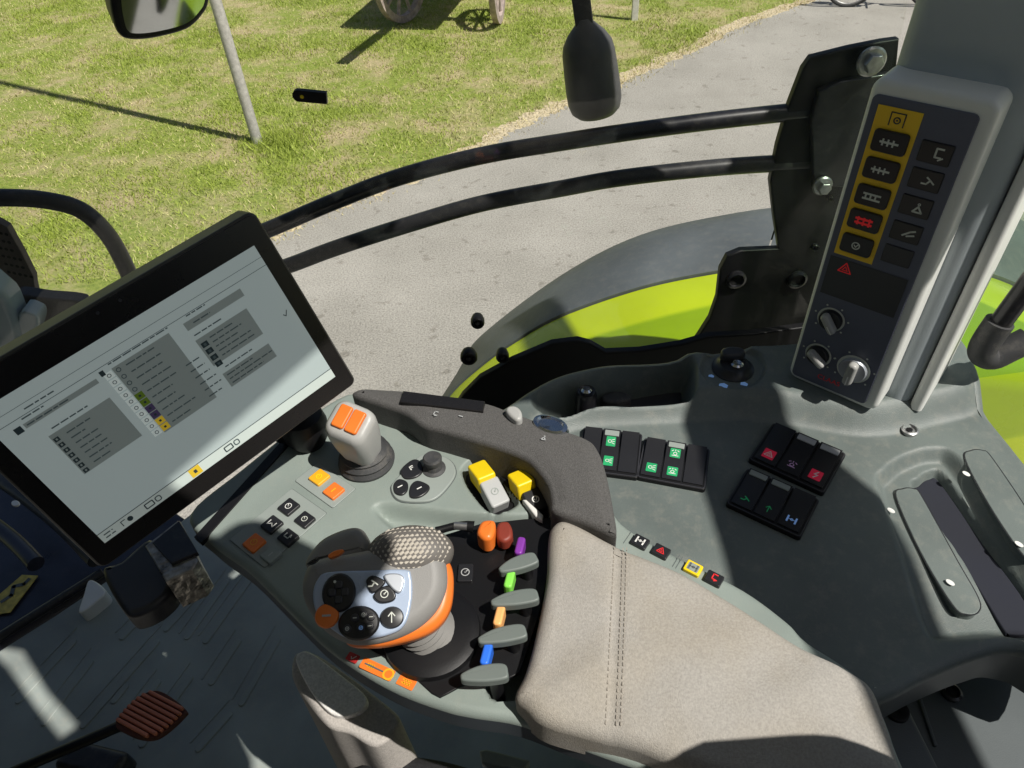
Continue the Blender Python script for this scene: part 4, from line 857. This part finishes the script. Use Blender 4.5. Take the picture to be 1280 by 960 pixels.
# button plates
def plate(q, keys, z=ZA):
    fr, W, H = quad_frame(q, z=z); b = MB(); b.prism(rrect(W, H, .0025), fr, -.002, .0014, 'plate_grey', .0006); b.ring(rrect(W * 1.01, H * 1.01, .0025), fr, .0008, .0010, 'line'); p = b.build('button_plate', arm)
    for x, y, m_, sy, sm, w_, h_ in keys:
        u, v = fr.uv(x, y); k = MB(); k.prism(rrect(w_, h_, .002), fr.at(u, v), 0, .005, m_, .0014); symbol(k, sy, fr.at(u, v), .0053, min(w_, h_) * .26, sm); k.build('button', p)
plate([(292, 676), (365, 607), (403, 643), (332, 714)], [(319, 681, 'orange', 'gauge', 'amber', .0185, .0185), (341, 658, 'key_black', 'sigma', 'white', .0185, .0185), (362, 636, 'key_black', 'gauge', 'white', .0185, .0185), (340, 696, 'plate_grey', 'dash', 'grey_key', .0165, .017), (361, 674, 'key_black', 'hook', 'white_print', .0165, .0185), (382, 652, 'key_black', 'gauge', 'white_print', .0165, .0185)])
plate([(373, 601), (398, 576), (443, 613), (414, 638)], [(400, 599, 'amber', 'ring', 'yellow_key', .0185, .0185), (418, 616, 'orange', 'dash', 'amber', .0185, .0185)])
# small thumb stick with three keys
mo_ = spline([Vector(P(*p, ZA).to_2d()) for p in ((489, 612), (496, 600), (522, 574), (540, 569), (562, 576), (570, 592), (560, 610), (544, 625), (525, 629), (498, 626))], 5)
b = MB(); b.prism(mo_, A0, -.002, .003, 'plate_grey', .0015); b.ring(inset(ccw(mo_), -.001), A0, .0008, .0012, 'line'); sp = b.build('thumb_stick_plate', arm)
for pts, c_, sy in ((((502, 590), (516, 578), (526, 580), (529, 592), (520, 600), (506, 601)), (515, 589), 'corner'), (((493, 608), (500, 602), (510, 606), (510, 616), (503, 622), (494, 619)), (501, 612), 'dash'), (((514, 610), (523, 604), (537, 610), (535, 618), (524, 625), (513, 624)), (525, 614), 'dash')):
    k = MB(); k.prism(spline([Vector(P(*p, ZA).to_2d()) for p in pts], 4), A0, 0, .0055, 'key_black', .0015); symbol(k, sy, up_frame(*c_, ZA, 4, -2).at(0, 0, .0058), 0, .0042, 'white'); k.build('button', sp)
sf_ = up_frame(543, 588, ZA); k = MB(); k.lathe([(.001, 0), (.0135, 0), (.0135, .004), (.010, .006), (.0085, .012), (.0105, .016), (.011, .021), (.009, .0235), (.001, .0225)], sf_, 'rubber', 28); k.build('thumb_stick', sp)
# yellow and grey flip keys
def flip(q, z, m_, tilt, sym=None, sm='white', name='flip_key'):
    fr, W, H = quad_frame(q, z=z); yv = fr.y + fr.z * tilt; f2 = Fr(fr.o, fr.x, yv); k = MB(); k.prism(rrect(W, H, .003), f2, -.016, .004, m_, .0025)
    if sym: symbol(k, sym, f2, .0044, min(W, H) * .24, sm)
    return k.build(name, arm)
flip([(584, 582), (606, 573), (620, 597), (598, 607)], ZA + .012, 'yellow_key', -.25)
flip([(601, 607), (622, 598), (636, 623), (614, 637)], ZA + .006, 'grey_key', .3, 'gauge', 'plate_grey')
flip([(634, 592), (657, 585), (669, 603), (647, 617)], ZA + .012, 'yellow_key', -.25)
flip([(652, 618), (676, 612), (684, 628), (664, 646)], ZA + .002, 'key_black', .3, 'ring', 'white')
MB().prism([Vector(P(*p, ZA + .008).to_2d()) for p in ((653, 624), (658, 624), (679, 643), (678, 650), (670, 646))], A0, -.004, .008, 'white', .002).build('flip_key_edge', arm)
# round pushers behind the grip
b = MB(); f2 = up_frame(643, 521, ZG + .004, 4, 2); b.prism(spline([Vector(p) for p in ((-.011, .004), (-.004, .009), (.006, .006), (.013, -.003), (.010, -.009), (0, -.008), (-.010, -.003))], 4), f2, -.012, .009, 'lever_head', .004); b.build('grey_pusher', arm)
b = MB(); f2 = up_frame(688, 536, ZG - .004, 5, 2); b.lathe([(.001, -.03), (.021, -.03), (.023, .002), (.021, .008), (.017, .009), (.015, .006), (.001, .005)], f2, 'chrome', 36, 1, .62); b.build('chrome_pusher', arm)
# black lever insert, fingertip levers
ino = pxo([(545, 673), (600, 656), (655, 650), (690, 648), (692, 690), (674, 770), (650, 842), (634, 850), (600, 846), (560, 868), (550, 873), (540, 868), (515, 845), (470, 816), (440, 800), (455, 770), (510, 730)], ZA, 1, False)
b = MB(); b.prism(ino, A0, -.002, .002, 'black', .001); b.build('lever_insert', arm)
fr, W, H = quad_frame([(574, 707), (593, 706), (590, 728), (571, 729)], z=ZA + .002); k = MB(); k.prism(rrect(W, H, .0015), fr, 0, .003, 'key_black', .001); symbol(k, 'gauge', fr, .0034, .0055, 'grey_key'); k.build('button', arm)
def paddle(x0, y0, x1, y1, cap, cx, cy):
    z = ZA + .028; a, e = P(x0, y0, z), P(x1, y1, z); d = e - a; L = d.length; f2 = Fr(a, d, VV(0, 0, 1).cross(d), VV(0, 0, 1)); b = MB()
    o = spline([Vector(p) for p in ((-.002, .000), (0, .0035), (L * .35, .0085), (L * .75, .0095), (L * .97, .0075), (L * 1.02, .0015), (L * .98, -.005), (L * .6, -.0065), (L * .25, -.0055), (0, -.0035))], 5)
    b.prism(o, f2, -.009, 0, 'paddle', .0022, 4); b.tube([f2(L * .7, 0, -.01), f2(L * .75, 0, -.05)], .006, 'black', 10); lv = b.build('fingertip_lever', arm)
    if cap:
        c1 = P(cx, cy, z - .006); yv = P(cx + 3, cy - 12, z - .006) - c1; f3 = Fr(c1, VV(0, 0, 1).cross(yv) * -1, yv, VV(0, 0, 1)); k = MB(); k.prism(rrect(.0082, .0205, .003), f3, -.012, .003, cap, .0022, 4); k.build('colour_marker', lv)
paddle(626, 711, 671, 697, 'cap_purple', 650, 683); paddle(616, 752, 672, 744, 'cap_green', 637, 724); paddle(600, 799, 657, 789, 'cap_peach', 624, 770); paddle(578, 845, 634, 840, 'cap_blue', 608, 818)
b = MB(); z = ZA + .02
b.tube(spline([P(545, 664, z), P(572, 657, z + .002), P(592, 659, z)], 4, False), [.0045, .0042, .004, .004, .004, .0045, .0055, .006, .0065], 'black', 12); b.tube([P(568, 657, z + .003), P(584, 658, z + .003)], .0042, 'steel', 12); lv = b.build('fingertip_lever', arm)
k = MB(); k.prism(spline([Vector(P(*p, z + .008).to_2d()) for p in ((596, 666), (600, 654), (607, 650), (618, 651), (619, 662), (614, 673), (604, 674))], 4), Fr((0, 0, z), (1, 0, 0), (0, 1, 0)), -.012, .010, 'orange', .005, 4); k.build('colour_marker', lv)
dm('red_brown', (0.22, 0.035, 0.02))
k = MB(); k.prism(spline([Vector(P(*p, z).to_2d()) for p in ((622, 655), (634, 652), (640, 660), (640, 672), (630, 678), (621, 672))], 4), Fr((0, 0, z), (1, 0, 0), (0, 1, 0)), -.012, .002, 'red_brown', .004); k.build('colour_marker', lv)
# printed legends on the front corner and beside the pad
b = MB(); lf = up_frame(475, 838, ZA + .0004, 60, 28); lf = lf.at(0, 0); b.flat(rrect(.034, .0105, .0015, 3, -.003, 0), lf, 0, 'orange'); symbol(b, 'bars', lf.at(-.010, 0), .0003, .0035, 'amber'); b.ring(ell(.0055, n=20, cx=.009), lf, .0003, .0018, 'amber'); b.stroke([(-.016, 0), (.003, 0)], .0014, lf, .0004, 'line')
b.flat(rrect(.012, .008, .001, 3), up_frame(441, 822, ZA + .0004, 60, 28), 0, 'dull_red'); symbol(b, 'check', up_frame(441, 822, ZA + .0008, 60, 28), 0, .003, 'white_print')
l2 = up_frame(508, 853, ZA + .0004, 60, 28); b.flat(rrect(.017, .0095, .001), l2, 0, 'orange'); symbol(b, 'bars', l2, .0003, .0042, 'amber'); b.build('printed_legend', arm, wn=False)
for x, y, m_, sm, sy in ((800, 679, 'key_black', 'white', 'axle'), (826, 691, 'key_black', 'red_print', 'hazard'), (866, 712, 'yellow_key', 'line', 'axle'), (892, 725, 'key_black', 'red_print', 'hook')):
    f2 = up_frame(x, y, ZA + .0, 60, 31); k = MB(); k.prism(rrect(.0165, .0135, .0015), f2, -.001, .004, m_, .001)
    if m_ == 'yellow_key': k.flat(rrect(.0115, .009, .001), f2, .0042, 'plate_grey')
    symbol(k, sy, f2, .0045, .0042, sm); k.build('button', arm)
b = MB(); [b.stroke([(0, -.008), (0, .008)], .0007, up_frame(x, y, ZA + .0004, 60, 31), 0, 'line') for x, y in ((784, 672), (845, 701), (849, 703))]; b.build('panel_line', arm, wn=False)
b = MB()
for k_ in range(4): b.flat(rrect(.0035, .0014, .0004, 2), up_frame(473 + 9 * k_, 514 + 3 * k_, ZA + .0004, 60, 20), 0, 'white_print')
b.build('panel_print', arm, wn=False)

# ------------------------------------------------------------------ grey hand lever with orange keys
B = P(459, 577, ZA); t = thing('hand_lever', B, 'upright grey hand lever topped with two orange rocker keys', 'lever')
bfr = Fr(B, (1, 0, 0), (0, 1, 0)); b = MB(); b.lathe([(.001, 0), (.032, 0), (.033, .004), (.030, .009), (.031, .012), (.027, .017), (.028, .020), (.023, .025), (.001, .026)], bfr, 'rubber', 36); b.build('boot', t)
zt = ZA + .088; T = EYE + ray(436, 525) * ((zt - HC) / ray(436, 525).z); axv = (T - B).normalized(); tn = (axv * .62 + VV(-.12, -.62, .55).normalized() * .38).normalized()
hx_ = P(457, 523, zt) - P(437, 547, zt); hf = Fr(T, hx_ - tn * hx_.dot(tn), tn.cross(hx_), tn); hh = (T - B).length
b = MB(); n = 0; vs = []
for f, w_, h_, rr_ in ((.10, .034, .036, .012), (.30, .036, .040, .012), (.55, .041, .047, .012), (.75, .043, .050, .012), (.90, .043, .050, .012), (.965, .040, .047, .012), (.99, .034, .041, .010), (1.0, .026, .033, .008)):
    c_ = B.lerp(T, f); nz = axv.lerp(tn, max(0, (f - .3) / .7)).normalized(); ff = Fr(c_, hf.x - nz * hf.x.dot(nz), nz.cross(hf.x), nz); L = rrect(w_, h_, rr_, 5); n = len(L); vs += [ff(*p) for p in L]
K = len(vs) // n
b.add(vs, [(k * n + i, k * n + (i + 1) % n, (k + 1) * n + (i + 1) % n, (k + 1) * n + i) for k in range(K - 1) for i in range(n)] + [tuple(range((K - 1) * n, K * n))], 'lever_head'); b.build('grip', t, smooth=60)
for s_ in (-1, 1):
    k = MB(); k.prism(rrect(.0265, .0150, .0028), hf.at(.0005, s_ * .0082), -.004, .0035, 'orange', .0022, 4); k.build('rocker_key', t)
k = MB(); kf2 = Fr(hf(-.0215, -.002, -.024), hf.y * -1, hf.z); k.prism(rrect(.014, .016, .002), kf2, -.003, .0015, 'orange', .001); k.build('trigger_key', t)

# ------------------------------------------------------------------ multifunction joystick
zj = 2.372; jc = P(455, 757, zj); jn = VV(.10, -.42, .90).normalized(); jx = P(520, 752, zj) - jc; JF = Fr(jc, jx - jn * jx.dot(jn), jn.cross(jx), jn)
t = thing('joystick', P(550, 790, ZA), 'grey multifunction joystick with silver button face coloured as if reflecting sky and orange trim', 'joystick')
J = lambda pts, w=0.0, n=5: spline([Vector(JF.uv(x, y, w)) for x, y in pts], n)
b = MB(); b.prism(J([(377, 742), (379, 718), (392, 700), (430, 692), (470, 684), (500, 676), (535, 680), (553, 692), (559, 712), (558, 738), (545, 765), (522, 786), (490, 800), (455, 806), (428, 802), (402, 786), (386, 765)], -.008), JF, -.045, -.002, 'joy_grey', .014, 6); b.build('head_shell', t, smooth=60)
b = MB(); fo_ = J([(391, 744), (397, 724), (411, 715), (460, 713), (506, 712), (514, 720), (515, 748), (507, 779), (488, 793), (448, 800), (424, 793), (398, 770)]); b.prism(fo_, JF, -.006, .0015, 'joy_panel_sky_tint', .0022, 4); b.build('button_face', t, smooth=60)
jk = lambda x, y: JF.at(*JF.uv(x, y, .0015), .0015)
def jbtn(x, y, rx, ry, m_, marks=None, name='button'):
    f2 = jk(x, y); k = MB(); k.lathe([(.001, -.001), (1, -.001), (1, .0012), (.86, .0030), (.80, .0032), (.001, .0034)] and [(max(.02, a_) * rx, z) for a_, z in ((.02, -.001), (1, -.001), (1, .0014), (.9, .0030), (.5, .0036), (.02, .0037))], f2, m_, 30, 1, ry / rx)
    if marks: marks(k, f2)
    return k.build(name, t)
def four(k, f2):
    for dx, dy in ((0, .006), (0, -.006), (-.005, 0), (.005, 0)): k.prism(rrect(.0062, .0062, .0015), f2.at(dx * 1.05, dy), .002, .0052, 'fascia_dark', .001); 
    k.flat(ell(.0012, cx=-.003, cy=.0085, n=10), f2, .0054, 'white_print')
jbtn(424, 741, .0138, .0158, 'key_black', four, 'rocker_pad')
def six(k, f2):
    for i, (dx, dy) in enumerate(((-.009, -.004), (-.003, .004), (.004, .006), (.010, .004), (.002, -.004), (.009, -.003))): k.prism(ell(.0034, n=14), f2.at(dx, dy), .002, .0050, 'fascia_dark', .001); symbol(k, ('ring', 'dash', 'ring', 'dash', 'ring', 'dash')[i], f2.at(dx, dy), .0053, .0022, 'blue_print' if i == 4 else 'white_print')
jbtn(449, 779, .0168, .0136, 'key_black', six, 'rocker_pad')
jbtn(409, 770, .0098, .0098, 'orange', lambda k, f2: symbol(k, 'dash', f2, .0041, .005, 'lever_head'))
jbtn(490, 772, .0098, .0088, 'key_black', lambda k, f2: symbol(k, 'arrow', f2, .0041, .0045, 'white_print'))
for pts, sy, c_ in (([(458, 728), (464, 720), (474, 722), (482, 729), (466, 742)], 'wave', (467, 730)), ([(467, 744), (484, 732), (495, 743), (491, 752), (475, 754)], 'gauge', (481, 743)), ([(480, 720), (495, 717), (505, 722), (504, 735), (499, 742), (489, 735)], None, None)):
    k = MB(); k.prism(J(pts, .0015, 4), JF, 0, .005, 'key_black' if sy else 'silver', .0015)
    if sy: symbol(k, sy, jk(*c_), .0042, .0042, 'white_print')
    k.build('button', t)
# knurled thumb dome
dc = EYE + ray(513, 691) * ((jc - EYE).length * 1.035); b = MB(); df = Fr(dc, JF.x, JF.y, JF.z)
prof = [(.001, .022), (.012, .0213), (.021, .0187), (.028, .0138), (.032, .0073), (.0335, 0), (.033, -.012), (.03, -.03), (.001, -.03)][::-1]
b.lathe(prof, df, 'joy_grey_dark', 40, 1.15, .72); b.build('thumb_dome', t, smooth=60)
b = MB()
for i in range(-9, 10):
    for j in range(-5, 7):
        u, v = i * .0042 + (j % 2) * .0021, j * .0036
        rr = (u / (1.15 * .0335)) ** 2 + (v / (.72 * .0335)) ** 2
        if rr < .80: zz = .0222 * math.sqrt(1 - rr) - .0012; b.prism(rrect(.0046, .0026, .0009, 2), df.at(u, v, zz, .6), 0, .0019, 'joy_tan', .0005, 2)
b.build('knurling', t, wn=False)
b = MB(); b.prism(J([(380, 704), (398, 676), (424, 662), (446, 658), (458, 668), (462, 690), (440, 704), (400, 714)], -.03), JF, -.06, -.028, 'joy_grey', .010, 5); b.build('thumb_rest', t, smooth=60)
k = MB(); k.prism(J([(411, 695), (420, 689), (430, 688), (426, 694), (414, 699)], -.002, 4), JF, -.004, .0025, 'orange', .001); k.build('side_button', t)
k = MB(); k.prism(J([(384, 706), (392, 700), (399, 699), (392, 705)], -.002, 4), JF, -.004, .002, 'key_black', .0008); k.build('side_button', t)
b = MB(); b.prism(J([(430, 800), (462, 809), (505, 803), (540, 790), (560, 768), (567, 738), (564, 706), (545, 690), (500, 700), (450, 740)], -.016, 6), JF, -.040, -.014, 'orange', .009, 5); b.build('orange_trim', t, smooth=60)
p0, p1 = P(508, 762, 2.335), P(536, 790, ZA + .004); b = MB(); pts = [p0.lerp(p1, k / 14) for k in range(15)]
b.tube(pts, [(.017 + .008 * k / 14) * (1 + .11 * (k % 2)) for k in range(15)], 'bellows', 30); b.build('bellows', t, smooth=30)
b = MB(); b.lathe([(.001, 0), (.046, 0), (.045, .006), (.036, .010), (.001, .010)], Fr(P(540, 792, ZA + .002), (1, 0, 0), (0, 1, 0)), 'black', 40); b.build('boot', t)

# ------------------------------------------------------------------ touchscreen terminal
KS = .963; mo0 = EYE + (VV(-.395, .412, 2.353) - EYE) * KS; SF = Fr(mo0, (.75, .645, .147), (-.304, .116, .946)); SW, SH = .26, .26 / 1.6457 
t = thing('touchscreen_terminal', mo0, 'large tilted touchscreen terminal with thick black bezel', 'screen')
bc = [SF.uv(*p) for p in ((318, 262), (447, 478), (128, 714))]
ur = (bc[0][0] + bc[1][0]) / 2; vt = bc[0][1]; vb = (bc[1][1] + bc[2][1]) / 2; ul = bc[2][0]
bo = rrect(ur - ul, vt - vb, .008, 5, (ur + ul) / 2, (vt + vb) / 2)
b = MB(); b.prism(bo, SF, -.030, -.001, 'bezel_edge', .003); b.build('housing', t)
b = MB(); b.prism(inset(ccw(bo), .0022), SF, -.002, .0004, 'bezel', .0006)
for x, y in ((122, 391), (150, 375)): b.flat(ell(.0016, n=12), SF.at(*SF.uv(x, y)), .0008, 'fascia_dark')
bz = b.build('bezel', t)
b = MB(); U = lambda x, y: SF.uv(x, y)
def rc(x0, y0, x1, y1, z, m_): b.flat([(x0, y0), (x1, y0), (x1, y1), (x0, y1)], SF, z, m_)
def rpx(p, q, z, m_): (a0, b0), (a1, b1) = U(*p), U(*q); rc(min(a0, a1), min(b0, b1), max(a0, a1), max(b0, b1), z, m_); return min(a0, a1), min(b0, b1), max(a0, a1), max(b0, b1)
rc(0, 0, SW, SH, .0010, 'screen'); rc(0, 0, SW, .0105, .0013, 'screen_bar'); rc(0, .0105, SW, .0112, .0015, 'screen_dark')
rc(0, SH - .0125, SW, SH - .0121, .0013, 'screen_mid'); rc(0, SH - .021, SW, SH - .0205, .0013, 'screen_mid')
def lines(x0, y0, y1, n_, wmax, z=.0017, m_='screen_mid'):
    for k in range(n_):
        y = y1 + (y0 - y1) * (k + .5) / n_; x = x0; lim = x0 + wmax * random.uniform(.55, 1)
        while x < lim: l = random.uniform(.003, .009); rc(x, y - .0006, min(x + l, lim), y + .0006, z, m_); x += l + .0012
lines(U(6, 516)[0] + .012, SH - .019, SH - .0145, 1, .03)
# left column
a = rpx((28, 530), (124, 478), .0013, 'screen_panel'); rc(a[0] - .008, a[1] - .001, a[0] - .002, a[1] + .005, .0016, 'screen_dark'); lines(a[0] + .002, a[3] + .002, a[3] + .006, 1, .03)
lines(a[0] + .002, a[1], a[3], 1, .05)
a = rpx((62, 545), (176, 543), .0013, 'screen_panel'); c = U(135, 497), U(94, 600); b0_ = (U(58, 543)[0], c[1][1], U(176, 542)[0], c[0][1]); rc(*b0_, .0014, 'screen_panel')
lines(b0_[0] + .006, b0_[3] + .002, b0_[3] + .0065, 1, .045); lines(b0_[0] + .012, b0_[1] + .002, b0_[3] - .003, 7, .022)
for k in range(7): y = b0_[3] - .004 - k * (b0_[3] - b0_[1]) / 7.4; rc(b0_[0] + .001, y - .004, b0_[0] + .0055, y, .0017, 'screen_dark'); rc(b0_[0] + .0025, y - .0028, b0_[0] + .004, y - .001, .0019, 'screen_panel')
# middle column
m0 = (U(140, 462)[0], U(216, 533)[1], U(273, 499)[0], U(208, 417)[1]); rc(*m0, .0014, 'screen_panel'); lines(m0[0], m0[3] + .002, m0[3] + .007, 1, .06); rc(m0[0] - .010, m0[3] - .002, m0[0] - .006, m0[3] + .003, .0016, 'screen_dark')
H_ = (m0[3] - m0[1]) / 10.2
for k in range(10):
    y = m0[3] - (k + .55) * H_; rc(m0[0] - .0085, y - H_ * .42, m0[0] - .001, y + H_ * .42, .0015, 'screen_white'); b.ring(ell(.0018, n=14, cx=m0[0] - .0048, cy=y), SF, .0018, .0006, 'screen_mid')
    cm = {4: 'screen_green', 5: 'screen_green', 6: 'screen_purple', 7: 'screen_purple', 8: 'screen_yellow', 9: 'screen_yellow'}.get(k)
    if cm: rc(m0[0], y - H_ * .44, m0[0] + .0075, y + H_ * .44, .0016, cm); rc(m0[0] + .0028, y - .001, m0[0] + .0048, y + .001, .0018, 'screen_dark')
    else: b.ring(ell(.0022, n=14, cx=m0[0] + .004, cy=y), SF, .0016, .0008, 'screen_mid')
    lines(m0[0] + .011, y - H_ * .4, y + H_ * .4, 1, .032); 
    if k > 3: lines(m0[0] + .050, y - H_ * .4, y + H_ * .4, 1, .018)
# right column
rx0 = U(240, 421)[0]; r1 = (rx0, U(269, 456)[1], U(328, 416)[0], U(307, 385)[1]); rc(*r1, .0014, 'screen_panel'); lines(rx0 + .002, r1[3] + .002, r1[3] + .007, 1, .05); lines(rx0 + .012, r1[1] + .002, r1[3] - .002, 5, .036)
for k in range(4): y = r1[3] - .005 - k * .0075; rc(rx0 + .002, y - .0052, rx0 + .0085, y, .0016, 'screen_dark'); rc(rx0 + .004, y - .004, rx0 + .0065, y - .0015, .0018, 'screen_mid')
rc(rx0, r1[3] + .011, U(296, 365)[0] + .004, r1[3] + .019, .0014, 'screen_panel'); lines(rx0 + .008, r1[3] + .012, r1[3] + .018, 1, .025); lines(rx0 + .006, r1[3] + .021, r1[3] + .026, 1, .028)
r2 = (U(278, 468)[0], U(288, 484)[1], U(351, 453)[0], r1[1] - .011); rc(*r2, .0014, 'screen_panel'); lines(r2[0] + .006, r2[3] + .002, r2[3] + .007, 1, .045); lines(r2[0] + .003, r2[1] + .001, r2[3] - .001, 3, .05)
symbol(b, 'check', SF.at(*U(356, 392)), .0016, .0035, 'screen_dark')
u, v = U(242, 586); rc(u - .0055, .001, u + .0055, .0103, .0016, 'screen_yellow'); rc(u - .0015, .004, u + .0015, .0075, .0018, 'screen_dark')
for x, y in ((190, 627), (286, 553)):
    u, v = U(x, y); b.ring(rrect(.009, .006, .001, 3, u - .003, .0055), SF, .0017, .0011, 'screen_dark'); b.ring(rrect(.006, .006, .002, 3, u + .006, .0055), SF, .0017, .0011, 'screen_mid')
u, v = U(157, 646); b.flat(ell(.0026, n=12, cx=u + .002, cy=.0055), SF, .0017, 'screen_dark'); b.stroke([(u - .006, .003), (u - .006, .008), (u - .002, .008)], .0008, SF, .0017, 'screen_dark'); lines(.004, .002, .009, 2, .010)
b.build('screen', bz, wn=False)
mf = Fr((0, 0, 0), (1, 0, 0), (0, 1, 0)); zb = ZA - .03
MB().prism(spline([Vector(P(*p, zb).to_2d()) for p in ((126, 712), (150, 700), (185, 672), (204, 690), (216, 728), (200, 752), (170, 768), (152, 762))], 4), mf, zb - .028, zb, 'fascia_dark', .008).build('mount_foot', t)
b = MB(); b.prism([Vector(P(*p, ZA + .0).to_2d()) for p in ((181, 682), (222, 650), (248, 700), (240, 712), (207, 727))], mf, ZA - .05, ZA, 'rough_metal', .002); b.prism([Vector(P(*p, ZA + .004).to_2d()) for p in ((190, 678), (224, 650), (247, 690), (214, 705))], mf, ZA - .002, ZA + .004, 'black_paint', .0015); b.build('mount_bracket', t)
hb = P(379, 530, ZA + .03); b = MB(); b.tube([hb + VV(-.03, .012, -.012), hb], .022, 'black', 22); b.lathe([(.001, -.03), (.020, -.03), (.026, -.018), (.028, 0), (.025, .014), (.015, .021), (.001, .023)], Fr(hb, (1, 0, 0), (0, 1, 0)), 'black', 30); b.build('knuckle_and_shade', t)  # black mount hub, also standing in for the hand lever's cast shadow
